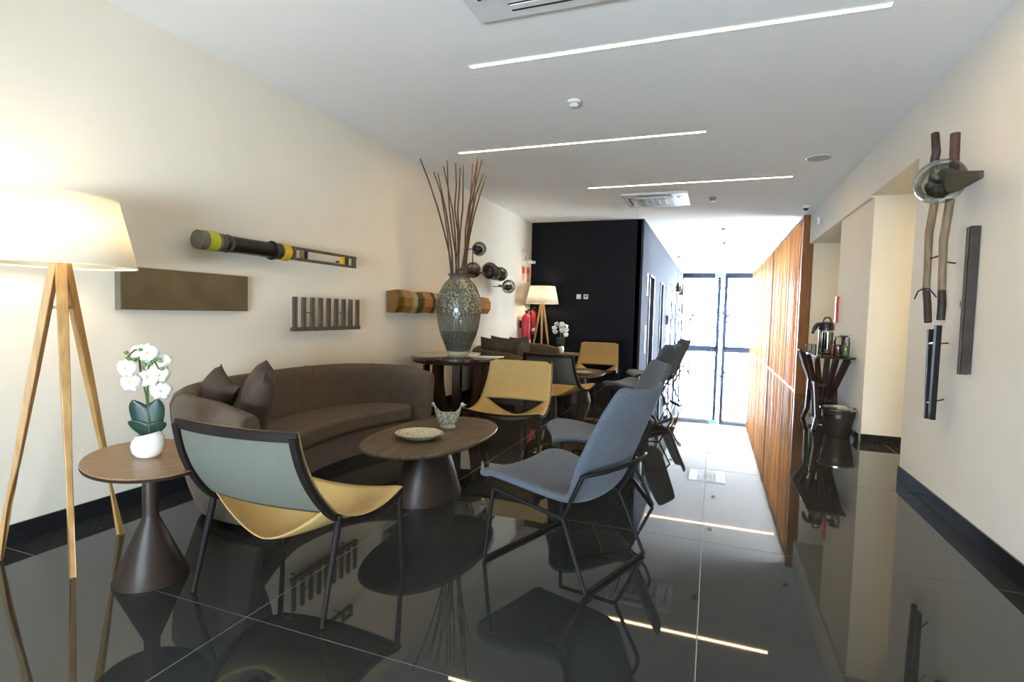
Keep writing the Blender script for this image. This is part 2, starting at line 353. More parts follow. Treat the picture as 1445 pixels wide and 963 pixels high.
# ================================================================== THE SETTING
XL, XR, H = -3.45, 1.50, 3.09
YB, YF = -3.0, 23.5
fl = bm = nb(); box2(bm, (XL-0.2, YB-0.2, -0.10), (4.2, YF+0.2, -0.0012)); floor = struct('floor', bm, GROUT)
gx = [-0.0043+1.766*k for k in range(-2, 4)]; gx = [XL] + [g for g in gx if XL < g < 4.0] + [4.0]
gy = [1.665+1.588*k for k in range(-4, 15)]; gy = [YB] + [g for g in gy if YB+0.05 < g < YF] + [YF]
for i in range(len(gx)-1):
    for j in range(len(gy)-1):
        if gx[i+1] < -1.3 and gy[j] > 10.4: continue
        bm = nb(); g = 0.0023
        box2(bm, (gx[i]+g, gy[j]+g, -0.010), (gx[i+1]-g, gy[j+1]-g, 0.0))
        obj('tile', bm, TILE, floor, smooth=False)
bm = nb(); box2(bm, (XL-0.2, YB-0.2, H), (4.2, YF+0.4, H+0.15)); struct('ceiling', bm, CEIL)
bm = nb(); box2(bm, (XL-0.2, YB-0.2, 0), (XL, 10.27, H)); struct('wall_left', bm, WALL)
# black end wall + dark corridor side (a box of rooms left of the corridor)
bm = nb(); box2(bm, (XL-0.2, 10.27, 0), (-1.30, 10.47, H)); struct('wall_end', bm, BLACKW)
bm = nb()
CX = -1.26
dr = [(11.45, 12.35, 2.15), (13.95, 14.75, 2.15)]      # doors
op = (16.6, 23.4, 2.28)                                  # glazed opening
ys = 10.27
for a, b, z in dr:
    box2(bm, (CX-0.12, ys, 0), (CX, a, H)); box2(bm, (CX-0.12, a, z), (CX, b, H)); ys = b
box2(bm, (CX-0.12, ys, 0), (CX, op[0], H)); box2(bm, (CX-0.12, op[0], op[2]), (CX, YF, H))
struct('wall_corridor', bm, GREYW)
for k, (a, b, z) in enumerate(dr):
    d = sempty('door_%d' % (k+1), (CX-0.10, (a+b)/2, 0))
    bm = nb(); box2(bm, (-0.02, -(b-a)/2+0.03, 0.005), (0.02, (b-a)/2-0.03, z-0.03)); obj('door_panel', bm, BLACKW, d, smooth=False)
    bm = nb()
    for s in (-1, 1): box2(bm, (-0.02, s*(b-a)/2-0.03*(s > 0), 0), (0.125, s*(b-a)/2+0.03*(s < 0), z))
    box2(bm, (-0.02, -(b-a)/2, z-0.03), (0.125, (b-a)/2, z)); obj('door_frame', bm, DARKP, d, smooth=False)
    bm = nb(); tube(bm, [(0.03, -(b-a)/2+0.1, 1.0), (0.07, -(b-a)/2+0.1, 1.0), (0.07, -(b-a)/2+0.22, 1.0)], 0.008); obj('door_handle', bm, CHROME, d)
# right wall with the two openings and the pillar
OP1 = (5.24, 6.68, 2.62); OP2 = (8.1, 10.42, 2.60)
bm = nb(); box2(bm, (XR, YB-0.2, 0), (XR+0.2, OP1[0], H)); box2(bm, (XR, OP1[0], OP1[2]), (XR+0.2, OP1[1], H))
box2(bm, (XR, OP1[1], OP2[2]), (XR+0.2, 10.6, H)); struct('wall_right', bm, RWALL)
bm = nb(); prism(bm, [(XR+0.045, OP1[1]), (XR+0.02, OP2[0]), (4.0, OP2[0]), (4.0, OP1[1])], 0, OP1[2]+0.06); struct('wall_pillar', bm, WALL)
bm = nb(); box2(bm, (XR+0.06, OP2[1], 0), (4.0, OP2[1]+0.15, H)); struct('wall_recess', bm, WALL)
bm = nb(); box2(bm, (4.0, 4.6, 0), (4.15, 10.6, H)); box2(bm, (XR+0.2, OP1[0]-0.5, 0), (4.0, OP1[0]-0.35, H)); struct('wall_recess_side', bm, WALL)
bm = nb(); box2(bm, (XR+0.2, OP1[0]-0.35, OP1[2]), (4.0, OP1[1], OP1[2]+0.1)); box2(bm, (XR+0.2, OP2[0], OP2[2]), (4.0, OP2[1], OP2[2]+0.1)); struct('ceiling_recess', bm, WALL)
# rear wall behind the camera; unseen window added low as ceiling and wall fill
bm = nb()
wx0, wx1, wz0, wz1 = -2.0, 0.8, 0.35, 1.25
box2(bm, (XL, YB-0.2, 0), (wx0, YB, H)); box2(bm, (wx1, YB-0.2, 0), (XR, YB, H)); box2(bm, (wx0, YB-0.2, 0), (wx1, YB, wz0)); box2(bm, (wx0, YB-0.2, wz1), (wx1, YB, H))
struct('wall_rear', bm, WALL)
w = sempty('rear_fill_window', ((wx0+wx1)/2, YB-0.1, wz0))
bm = nb(); ww, wh = wx1-wx0, wz1-wz0
for s in (-1, 1): box(bm, (s*(ww/2-0.03), 0, wh/2), (0.06, 0.06, wh))
box(bm, (0, 0, wh/2), (0.06, 0.06, wh)); box(bm, (0, 0, 0.03), (ww, 0.06, 0.06)); box(bm, (0, 0, wh-0.03), (ww, 0.06, 0.06)); obj('window_frame', bm, FRAME, w, smooth=False)
for s in (-1, 1):
    bm = nb(); box(bm, (s*ww/4, 0, wh/2), (ww/2-0.07, 0.008, wh-0.1)); obj('pane', bm, GLASS, w, smooth=False)
# skirtings
def skirt(name, a, b, nrm, h=0.105):
    bm = nb(); box2(bm, a, (b[0]+nrm[0]*0.014, b[1]+nrm[1]*0.014, h)); struct(name, bm, GRANITE, bevel=0.002)
skirt('baseboard_left', (XL, YB, 0.0005), (XL, 10.27, 0), (1, 0))
skirt('baseboard_right', (XR-0.014, YB, 0.0005), (XR-0.014, OP1[0], 0), (1, 0), 0.115)
skirt('baseboard_end', (XL+0.014, 10.256, 0.0005), (-1.28, 10.256, 0), (0, 1), 0.09)
skirt('baseboard_pillar', (XR+0.045, OP1[1]-0.014, 0.0005), (4.0, OP1[1]-0.014, 0), (0, 1), 0.09)
skirt('baseboard_pillar_side', (XR+0.012, OP1[1], 0.0005), (XR+0.012, OP2[0], 0), (1, 0), 0.09)
skirt('baseboard_recess', (XR+0.07, OP2[1]-0.014, 0.0005), (4.0, OP2[1]-0.014, 0), (0, 1), 0.09)
# far glazing
w = sempty('window_2', (0.12, 23.5, 0))
bm = nb()
for x, wd in ((-1.33, 0.07), (0.09, 0.13), (0.35, 0.13), (1.42, 0.07)): box(bm, (x, 0, 1.545), (wd, 0.08, 3.09))
box(bm, (-0.62, 0, 2.99), (1.44, 0.08, 0.20)); box(bm, (0.9, 0, 2.99), (1.06, 0.08, 0.20))
box(bm, (-0.62, 0, 0.06), (1.44, 0.08, 0.12)); box(bm, (0.9, 0, 0.06), (1.06, 0.08, 0.12)); obj('window_frame', bm, FRAME, w, smooth=False)
for x0, x1 in ((-1.31, 0.05), (0.16, 0.27), (0.38, 1.40)):
    bm = nb(); box2(bm, (x0, -0.005, 0.02 if x1 < 0.3 and x0 > 0 else 0.12), (x1, 0.005, 2.90)); obj('pane', bm, GLASS, w, smooth=False)
bm = nb(); tube(bm, [(0.55, -0.06, 0.25), (0.55, -0.06, 2.75)], 0.012); obj('pull_handle', bm, CHROME, w)
# glazing behind the slats and in the left opening
def glazing(name, x, y0, y1, z1, n):
    w = sempty(name, (x, (y0+y1)/2, 0)); L = y1-y0; bm = nb()
    for k in range(n+1): box(bm, (0, -L/2+L*k/n, z1/2), (0.06, 0.06, z1))
    box(bm, (0, 0, z1-0.04), (0.06, L, 0.08)); box(bm, (0, 0, 0.04), (0.06, L, 0.08)); obj('window_frame', bm, FRAME, w, smooth=False)
    for k in range(n):
        bm = nb(); box2(bm, (-0.004, -L/2+L*k/n+0.03, 0.08), (0.004, -L/2+L*(k+1)/n-0.03, z1-0.08)); obj('pane', bm, GLASS, w, smooth=False)
glazing('window_3', 3.25, 10.62, 23.45, H, 7)
glazing('window_4', CX-0.06, op[0]+0.03, op[1], op[2], 3)
# outside paving and terrace wall
bm = nb(); box2(bm, (-14, YF+0.3, -0.2), (20, 60, -0.02)); box2(bm, (4.25, 6, -0.2), (20, YF+0.3, -0.02)); box2(bm, (-14, 15, -0.2), (XL-0.3, YF+0.3, -0.02)); box2(bm, (XL-0.25, 15, -0.2), (CX-0.15, YF+0.25, -0.02)); struct('ground', bm, SNOW)

# slatted timber screen
sc = thing('slatted_screen', 'tall orange wood screen of close vertical slats along the corridor', 'screen', (1.47, 10.45, 0))
bm = nb(); box2(bm, (-0.075, 0, 0.002), (0.085, 0.10, H-0.002)); obj('end_panel', bm, SLAT, sc, smooth=False, bevel=0.003)
bm = nb(); box2(bm, (-0.045, -0.015, 0), (0.045, 0.015, H-0.05))
sl = obj('slat', bm, SLAT, sc, smooth=False); sl.location = (0.02, 0.19, 0.025)
rs = random.Random(3)
for k in range(1, 96):
    s = sl.copy(); COL.objects.link(s); s.parent = sc; s.location = (0.02+rs.uniform(-0.032, 0.022), 0.19+k*0.134, 0.025)
bm = nb(); box2(bm, (-0.03, 0.1, 0.002), (0.06, 12.98, 0.024)); obj('bottom_rail', bm, SLAT, sc, smooth=False)
bm = nb(); box2(bm, (-0.03, 0.1, H-0.025), (0.06, 12.98, H-0.002)); obj('top_rail', bm, SLAT, sc, smooth=False)

# ================================================================== CEILING FITTINGS
LED = emit('led_warm_white', (1.0, 0.66, 0.30), STRIP_E)
LED2 = emit('recess_led_warm', (1.0, 0.79, 0.42), RECESS_E)
def strip(x0, x1, y, label, m=LED, z=H, wd=0.034):
    t = thing('led_strip', label, 'ceiling light', ((x0+x1)/2, y, z), 0, 'recessed linear ceiling lights'); L = x1-x0
    bm = nb(); box2(bm, (-L/2, -wd/2, -0.004), (L/2, wd/2, 0.0)); obj('diffuser', bm, m, t, smooth=False)
    bm = nb()
    for s in (-1, 1): box2(bm, (-L/2-0.006, s*wd/2, -0.006), (L/2+0.006, s*(wd/2+0.006), 0.0)); box2(bm, (s*L/2, -wd/2, -0.006), (s*(L/2+0.006), wd/2, 0.0))
    obj('trim', bm, WHITE, t, smooth=False)
strip(-1.74, 0.87, 3.66, 'nearest long recessed warm light line, across the ceiling above the coffee table')
strip(-2.77, -0.14, 5.58, 'second recessed light line from the front, above the vase of twigs')
strip(-1.73, 0.86, 7.61, 'third light line from the front, just before the square air conditioning cassette')
strip(-1.22, 1.35, 11.95, 'farthest light line, in the bright corridor past the black wall')
t = strip(2.6, 3.8, 5.9, 'warm light line on the ceiling inside the first opening on the right', LED2, OP1[2], 0.05)
t = strip(2.6, 3.8, 9.0, 'warm light line on the ceiling inside the second opening on the right', LED2, OP2[2])

def cassette(cx, cy, s, label, rz=0):
    t = thing('ceiling_cassette', label, 'air conditioner', (cx, cy, H), rz, 'ceiling air conditioning cassettes')
    h = s/2
    bm = nb(); box2(bm, (-h, -h, -0.035), (h, h, -0.001)); obj('fascia', bm, WHITE, t, smooth=False, bevel=0.015)
    bm = nb(); box2(bm, (-h*0.56, -h*0.56, -0.043), (h*0.56, h*0.56, -0.034)); g = obj('intake_grille', bm, WHITE, t, smooth=False, bevel=0.004)
    for k in range(5):
        bm = nb(); x = (k-2)*h*0.205; box2(bm, (x-h*0.08, -h*0.44, -0.046), (x+h*0.08, h*0.44, -0.042)); obj('grille_mesh', bm, GREYP, g, smooth=False)
    for k in range(4):
        bm = nb(); box2(bm, (-h*0.5, h*0.66, -0.039), (h*0.5, h*0.82, -0.034)); o = obj('outlet_slot', bm, DARKP, t, smooth=False); o.rotation_euler = (0, 0, k*PI/2)
        bm = nb(); box2(bm, (-h*0.49, h*0.67, -0.046), (h*0.49, h*0.76, -0.041)); v = obj('louvre', bm, WHITE, o, smooth=False)
cassette(-0.88, 8.55, 0.95, 'square white air conditioning cassette next to the third light line')
cassette(-0.93, 2.62, 0.95, 'nearest air conditioning cassette, cut by the top edge of the photo')
cassette(0.03, 15.5, 0.95, 'far white air conditioning cassette over the bright corridor')

BEIGE = mat('beige_plastic', (0.30, 0.26, 0.21), 0.5)
def detector(cx, cy, label, r=0.055, m=WHITE):
    t = thing('smoke_detector', label, 'smoke detector', (cx, cy, H), 0, 'round ceiling detectors')
    bm = nb(); lathe(bm, [(r*1.0, 0.0), (r*1.05, -0.018), (r*0.98, -0.024)], n=24); obj('base', bm, m, t)
    bm = nb(); lathe(bm, [(r*0.78, -0.024), (r*0.80, -0.034), (r*0.55, -0.050), (r*0.5, -0.052)], n=24); obj('sensor_head', bm, m, t)
    bm = nb(); lathe(bm, [(r*0.70, -0.0235), (r*0.815, -0.0265), (r*0.815, -0.0305), (r*0.7, -0.033)], n=24); obj('vent_ring', bm, GREYP, t)
detector(-1.17, 4.50, 'nearest round white smoke detector, between the first two light lines')
detector(-0.07, 8.67, 'beige smoke detector to the right of the square air conditioning cassette', 0.055, BEIGE)
detector(0.14, 11.64, 'small beige detector in the corridor, nearer of the two there', 0.05, BEIGE)
detector(0.20, 13.82, 'small beige detector just before the far air conditioning cassette', 0.05, BEIGE)
detector(0.06, 18.24, 'farthest tiny round detector before the exit sign', 0.05)
t = thing('ceiling_speaker', 'flat round white loudspeaker flush in the ceiling on the right', 'speaker', (1.02, 6.80, H))
bm = nb(); lathe(bm, [(0.13, 0.0), (0.132, -0.008), (0.118, -0.012)], n=32); obj('rim', bm, WHITE, t)
bm = nb(); lathe(bm, [(0.118, -0.009), (0.115, -0.0145), (0.02, -0.016)], n=32); obj('grille', bm, mat('speaker_mesh', (0.45, 0.46, 0.47), 0.7, scale=200), t)
t = thing('dome_camera', 'small white dome camera on the ceiling by the wooden screen end', 'camera', (1.30, 9.60, H))
bm = nb(); lathe(bm, [(0.06, 0.0), (0.062, -0.03), (0.05, -0.045)], n=24); obj('housing', bm, WHITE, t)
bm = nb(); ball(bm, (0, 0, -0.045), 0.038, 16); obj('dome', bm, DARKP, t)
t = thing('wall_sensor', 'small white sensor box high on the wall above the second opening', 'sensor', (1.496, 9.55, 2.84))
bm = nb(); box2(bm, (-0.045, -0.04, -0.05), (0.003, 0.04, 0.05)); obj('body', bm, WHITE, t, bevel=0.01)
bm = nb(); box2(bm, (-0.049, -0.03, -0.035), (-0.044, 0.03, 0.0)); obj('lens', bm, GREYP, t, bevel=0.002)

# exit sign
EX = emit('exit_green', (0.06, 0.75, 0.35), 1.6)
t = thing('exit_sign', 'small green lit exit sign at the top of the far glass wall', 'sign', (0.21, 23.38, 2.90))
bm = nb(); box2(bm, (-0.17, -0.02, 0.02), (0.17, 0.02, 0.17)); obj('housing', bm, WHITE, t, smooth=False)
bm = nb(); box2(bm, (-0.16, -0.026, 0.03), (0.16, -0.021, 0.16)); obj('face', bm, EX, t, smooth=False)
bm = nb(); tube(bm, [(0, 0, 0.17), (0, 0, 0.19)], 0.006); obj('bracket', bm, WHITE, t)
# pendants in the left opening
for k, (x, y, z) in enumerate(((-1.02, 16.9, 2.03), (-1.0, 18.2, 1.98))):
    t = thing('pendant_lamp', ['near one of two dark conical pendant lamps hanging by the bright corridor opening', 'far one of two dark conical pendant lamps hanging by the bright corridor opening'][k], 'lamp', (x, y, z), 0, 'pendant lamps by the far opening')
    bm = nb(); lathe(bm, [(0.10, 0.0), (0.085, 0.09), (0.03, 0.24), (0.012, 0.30)], n=20); obj('shade', bm, STEEL, t)
    bm = nb(); tube(bm, [(0, 0, 0.29), (0, 0, H-z-0.03)], 0.004); obj('cord', bm, DARKP, t)
    bm = nb(); lathe(bm, [(0.05, H-z-0.03), (0.05, H-z)], n=16); obj('ceiling_rose', bm, DARKP, t)
    bm = nb(); lathe(bm, [(0.07, -0.006), (0.085, 0.004)], n=16); obj('bulb_disc', bm, emit('amber_bulb', (1.0, 0.35, 0.05), 2.0), t)
# white plates beside the corridor doors
for k, (y, z0, z1, lab) in enumerate(((11.1, 1.70, 2.15, 'upper white plate on the dark corridor wall before the first door'), (11.0, 0.55, 1.10, 'lower white plate on the dark corridor wall before the first door'))):
    bm = nb(); box2(bm, (-0.001, -0.05, 0), (0.014, 0.05, z1-z0)); o = obj('wall_plate', bm, WHITE, None, smooth=False, bevel=0.002, loc=(CX+0.001, y, z0)); tag(o, lab, 'sign', 'white plates on corridor wall')
bm = nb(); box2(bm, (-0.001, -0.12, 0), (0.07, 0.12, 0.28)); o = obj('control_box', bm, FRAME, None, smooth=False, bevel=0.004, loc=(CX+0.001, 16.2, 1.05)); tag(o, 'small dark blue box on the corridor wall by the bright opening', 'box')

# outside shrubs
def shrub(cx, cy, s, seed, label):
    t = thing('shrub', label, 'plant', (cx, cy, -0.02), 0, 'shrubs beyond the far glass'); r = random.Random(seed)
    bm = nb(); lathe(bm, [(0.16*s, 0.0), (0.20*s, 0.3*s), (0.19*s, 0.31*s)], n=16); obj('planter', bm, SNOW, t)
    bm = nb()
    for k in range(60):
        a = r.uniform(0, 2*PI); rr = r.uniform(0.05, 0.42)*s; z = r.uniform(0.4, 1.1)*s
        d = Vector((math.cos(a), math.sin(a), r.uniform(-0.2, 0.8))).normalized(); p = Vector((math.cos(a)*rr, math.sin(a)*rr, z)); q = d.cross(Vector((0, 0, 1))).normalized()*0.06*s
        v = [bm.verts.new(p-d*0.02), bm.verts.new(p+d*0.08*s+q), bm.verts.new(p+d*0.2*s), bm.verts.new(p+d*0.08*s-q)]; bm.faces.new(v)
    obj('foliage', bm, SHRUBM, t, smooth=False)['kind'] = 'stuff'
    bm = nb(); tube(bm, [(0, 0, 0.28*s), (0.02, 0, 0.6*s), (0, 0.03, 0.9*s)], [0.02*s, 0.015*s, 0.006]); obj('trunk', bm, SHRUBM, t)
shrub(-2.6, 25.6, 1.5, 1, 'leftmost pale shrub outside, seen through the far glass')
shrub(-1.0, 26.4, 1.7, 2, 'middle leafy shrub outside beyond the left far pane')
shrub(0.6, 28.2, 1.6, 3, 'rightmost shrub outside beyond the left far pane')

# ================================================================== FLOOR LAMPS
def floor_lamp(loc, rz, label):
    t = thing('floor_lamp', label, 'lamp', loc, rz, 'tripod floor lamps')
    for k in range(3):
        a = k*2*PI/3; f = Vector((0.288*math.cos(a), 0.288*math.sin(a), 0.0)); top = Vector((0.02*math.cos(a), 0.02*math.sin(a), 1.50))
        d = (top-f).normalized(); side = Vector((-math.sin(a), math.cos(a), 0)); bm = nb()
        pts = [f + Vector((0, 0, 0.001)), f+d*0.5, f+d*0.95, top]
        rings = []
        for p, w_, h_ in zip(pts, (0.024, 0.028, 0.040, 0.046), (0.024, 0.026, 0.034, 0.034)):
            b_ = d.cross(side).normalized()
            if p is pts[0]: b_ = Vector((math.cos(a), math.sin(a), 0))
            rings.append([p+side*w_/2+b_*h_/2, p-side*w_/2+b_*h_/2, p-side*w_/2-b_*h_/2, p+side*w_/2-b_*h_/2])
        loft(bm, rings); obj('leg', bm, OAK, t, smooth=False, bevel=0.004)
    bm = nb(); lathe(bm, [(0.035, 1.26), (0.035, 1.275)], n=16); obj('spreader', bm, CHROME, t)
    bm = nb(); tube(bm, [(0, 0, 1.44), (0, 0, 1.60)], 0.012); obj('stem', bm, WHITE, t)
    bm = nb(); ball(bm, (0, 0, 1.60), 0.035, 12, (1, 1, 1.2)); obj('bulb', bm, emit('bulb_glow', (1, 0.80, 0.5), 6.0), t)
    bm = nb()
    for k in range(3):
        a = k*2*PI/3; tube(bm, [(0.02*math.cos(a), 0.02*math.sin(a), 1.795), (0.235*math.cos(a), 0.235*math.sin(a), 1.795)], 0.003, 6)
    tube(bm, [(0, 0, 1.6), (0, 0, 1.80)], 0.004, 6)
    obj('shade_fitter', bm, WHITE, t)
    bm = nb(); lathe(bm, [(0.315, 1.475), (0.24, 1.805)], n=48, cap=False); s = obj('shade', bm, SHADE, t, solid=0.002)
    n = 48
    for r, z in ((0.315, 1.475), (0.24, 1.805)):
        bm = nb(); lathe(bm, [(r-0.002, z-0.004), (r+0.002, z-0.004), (r+0.002, z+0.004), (r-0.002, z+0.004), (r-0.002, z-0.004)], n=n, cap=False); obj('shade_hem', bm, SHADE, s)
    for dz, wt in ((1.66, 0.48), (1.56, 0.42)):
        l = bpy.data.lights.new('lamp_light', 'POINT'); l.energy = LAMP_W*wt; l.color = (1, 0.86, 0.64); l.shadow_soft_size = 0.045
        o = bpy.data.objects.new('lamp_light', l); COL.objects.link(o); o.parent = t; o.location = (0.0, 0, dz+0.02)
    return t
floor_lamp((-3.03, 1.72, 0), math.radians(-25), 'near tripod floor lamp with big white shade at the left edge')
floor_lamp((-3.05, 9.80, 0), math.radians(-70), 'far small tripod floor lamp in front of the black wall corner')

# ================================================================== TABLES
def side_table(loc, label):
    t = thing('side_table', label, 'table', loc, math.radians(150), 'oval side tables')
    bm = nb(); lathe(bm, [(0.372, 0.568), (0.385, 0.577), (0.383, 0.580)], (0.01, 0, 0), 56, 1.0, 0.68); obj('table_top', bm, OAKTOP, t)
    bm = nb(); lathe(bm, [(0.360, 0.555), (0.384, 0.562), (0.386, 0.570)], (0.01, 0, 0), 56, 1.0, 0.68); obj('table_edge', bm, BRONZE, t)
    bm = nb(); lathe(bm, [(0.155, 0.001), (0.157, 0.008), (0.035, 0.295), (0.033, 0.31)], n=40); obj('cone_base', bm, BRONZE, t)
    bm = nb(); lathe(bm, [(0.0335, 0.30), (0.0335, 0.555)], n=28); obj('column', bm, BRONZE, t)
    bm = nb(); lathe(bm, [(0.10, 0.548), (0.10, 0.555)], n=28); obj('mounting_plate', bm, BRONZE, t)
    return t
side_table((-2.44, 1.74, 0), 'small oval side table on a cone foot holding the near orchid')
side_table((-2.38, 9.50, 0), 'far side table beside the far sofa arm, in front of the black wall')

def coffee_table(loc, label):
    t = thing('coffee_table', label, 'table', loc, 0, 'oval coffee tables')
    bm = nb(); n = 72
    def ring(s, z):
        out = []
        for k in range(n):
            a = 2*PI*k/n; c, s_ = math.cos(a), math.sin(a); p = 2/2.25
            out.append((0.385*s*abs(c)**p*(1 if c > 0 else -1), 0.66*s*abs(s_)**p*(1 if s_ > 0 else -1), z))
        return out
    loft(bm, [ring(0.965, 0.398), ring(0.995, 0.412), ring(1.0, 0.419), ring(0.992, 0.424)]); obj('table_top', bm, WALNUT, t)
    bm = nb(); lathe(bm, [(0.248, 0.001), (0.250, 0.010), (0.140, 0.37), (0.135, 0.398)], (0, -0.08, 0), 48, 0.86, 1.18); obj('cone_base', bm, BRONZE, t)
    return t
coffee_table((-1.82, 3.36, 0), 'near oval dark wood coffee table with plate and hen bowl')
coffee_table((-1.85, 7.86, 0), 'far oval coffee table, mostly hidden behind the dark backed chair')

# plate and hen bowl
def plate(loc, label, r=0.15, cat='plate'):
    t = thing('plate', label, cat, loc, 0, 'speckled dishes on the coffee tables')
    prof = [(r*0.45, 0.0), (r*0.5, 0.002), (r*0.85, 0.022), (r*1.0, 0.038), (r*0.985, 0.041), (r*0.80, 0.030), (r*0.45, 0.010), (0.004, 0.008)]
    bm = nb(); lathe(bm, prof, n=48); obj('dish', bm, PLATEM, t)
    bm = nb(); lathe(bm, [(r*0.995, 0.0375), (r*1.004, 0.039), (r*0.995, 0.0415), (r*0.985, 0.0413)], n=48, cap=False); obj('rim_line', bm, DARKP, t)
plate((-1.84, 3.18, 0.4245), 'shallow patterned cream plate on the near coffee table', 0.165)
plate((-1.72, 7.62, 0.4245), 'shallow dish on the far coffee table', 0.16)
t = thing('hen_bowl', 'green and cream hen shaped ceramic bowl on the near coffee table', 'bowl', (-1.83, 3.58, 0.4245), math.radians(22)); t.scale = (0.80, 0.80, 0.88)
bm = nb(); lathe(bm, [(0.066, 0.0), (0.069, 0.004), (0.069, 0.024), (0.064, 0.028)], n=32, sx=1.1, sy=0.8); obj('foot', bm, CREAMFOOT, t)
bm = nb(); rings = []; N = 40
for i, (w_, z) in enumerate([(0.062, 0.026), (0.080, 0.045), (0.092, 0.070), (0.098, 0.100), (0.100, 0.120)]):
    rr = []
    for k in range(N):
        a = 2*PI*k/N; c, s_ = math.cos(a), math.sin(a); lift = (abs(c)**5)*(i/4)**2
        x = w_*c*(1.08+0.22*lift*1.4); y = w_*0.72*s_*(1-0.0*lift)
        if abs(c) > 0.8: y *= 1-0.35*lift
        rr.append((x, y, z+0.085*lift))
    rings.append(rr)
inner = []
for i, (w_, z) in enumerate([(0.094, 0.118), (0.088, 0.09), (0.07, 0.06), (0.02, 0.045)]):
    rr = []
    for k in range(N):
        a = 2*PI*k/N; c, s_ = math.cos(a), math.sin(a); lift = (abs(c)**5)*max(0, 1-i*0.6)
        x = w_*c*(1.06+0.28*lift); y = w_*0.70*s_
        if abs(c) > 0.8: y *= 1-0.35*lift
        rr.append((x, y, z+0.080*lift))
    inner.append(rr)
loft(bm, rings+inner); obj('body', bm, HENM, t, angle=70)
bm = nb(); ball(bm, (0.137, 0, 0.198), 0.020, 12, (1.0, 0.8, 1.0)); obj('head', bm, HENM, t)
bm = nb(); lathe(bm, [(0.007, 0.0), (0.001, 0.02)], n=8); o = obj('beak', bm, CREAMFOOT, t, loc=(0.153, 0, 0.196)); o.rotation_euler = (0, PI/2, 0)
bm = nb(); ball(bm, (-0.138, 0, 0.196), 0.015, 12, (1.0, 0.7, 1.3)); obj('tail_tip', bm, HENM, t)

# round console with curved slat legs
t = thing('round_console_table', 'tall round dark wood table on curved slat legs under the vase', 'table', (-2.76, 5.63, 0))
bm = nb(); lathe(bm, [(0.535, 0.742), (0.545, 0.752), (0.545, 0.778), (0.538, 0.782)], n=64); obj('table_top', bm, mat('lacquered_wenge', (0.030, 0.018, 0.012), 0.10, spec=0.8, coat=1.0), t)
bm = nb(); lathe(bm, [(0.505, 0.710), (0.515, 0.714), (0.525, 0.738), (0.53, 0.744)], n=64); obj('apron', bm, WENGE, t)
for k in range(10):
    a = 2*PI*k/10+0.1; side = Vector((-math.sin(a), math.cos(a), 0)); pts = []
    for r_, z in [(0.375, 0.712), (0.385, 0.60), (0.378, 0.46), (0.345, 0.30), (0.28, 0.16), (0.19, 0.06)]: pts.append((r_*math.cos(a), r_*math.sin(a), z))
    bm = nb(); bar(bm, catmull(pts, 4), 0.085, 0.035, side); obj('leg', bm, WENGE, t, angle=30)
bm = nb(); lathe(bm, [(0.27, 0.001), (0.28, 0.02), (0.28, 0.05), (0.20, 0.085), (0.12, 0.10)], n=48); obj('base', bm, WENGE, t)
# vase
t = thing('vase', 'large carved green grey ceramic vase full of twigs', 'vase', (-2.76, 5.63, 0.7825))
prof = [(0.112, 0.0), (0.120, 0.004), (0.124, 0.03), (0.132, 0.055), (0.142, 0.08), (0.172, 0.15), (0.203, 0.22), (0.235, 0.33), (0.252, 0.45), (0.259, 0.55), (0.254, 0.63), (0.240, 0.70), (0.218, 0.755), (0.185, 0.82), (0.150, 0.862), (0.124, 0.885), (0.118, 0.90), (0.124, 0.918), (0.137, 0.93), (0.139, 0.938), (0.128, 0.938), (0.113, 0.92), (0.108, 0.90), (0.13, 0.86), (0.2, 0.75)]
bm = nb(); lathe(bm, prof, n=72, cap=True); obj('vase_body', bm, VASE, t, angle=80)
bm = nb(); lathe(bm, [(0.1385, 0.934), (0.1405, 0.937), (0.1385, 0.9405), (0.127, 0.9395)], n=48, cap=False); obj('rim', bm, DARKWD, t)
# twigs
tips = [(-3.182, 5.423, 3.013), (-3.044, 5.491, 2.87), (-3.001, 5.512, 2.857), (-2.944, 5.54, 2.94), (-2.931, 5.60, 3.02), (-2.823, 5.599, 2.986), (-2.793, 5.66, 2.948),
        (-2.743, 5.638, 2.975), (-2.649, 5.685, 2.988), (-2.535, 5.59, 3.035), (-2.555, 5.73, 3.04), (-2.537, 5.739, 2.875), (-2.584, 5.66, 3.03), (-2.52, 5.78, 2.86)]
tl = ['leftmost long twig bending far out of the vase', 'second twig from the left in the vase, slim and leaning left', 'third twig from the left in the vase, leaning left', 'fourth twig from the left, crossing low over its neighbours',
      'fifth twig from the left, tall and nearly upright', 'tall straight twig left of the middle of the vase', 'twig just right of the middle pair in the vase', 'lone thin upright twig in the middle of the vase', 'twig leaning slightly right, between the middle and the right bunch',
      'tallest twig, its tip nearly touching the ceiling light line', 'second tallest twig in the right bunch', 'short twig bending to the right edge of the bunch', 'straight twig inside the right bunch', 'rearmost right twig with the pale tip']
rt = random.Random(11)
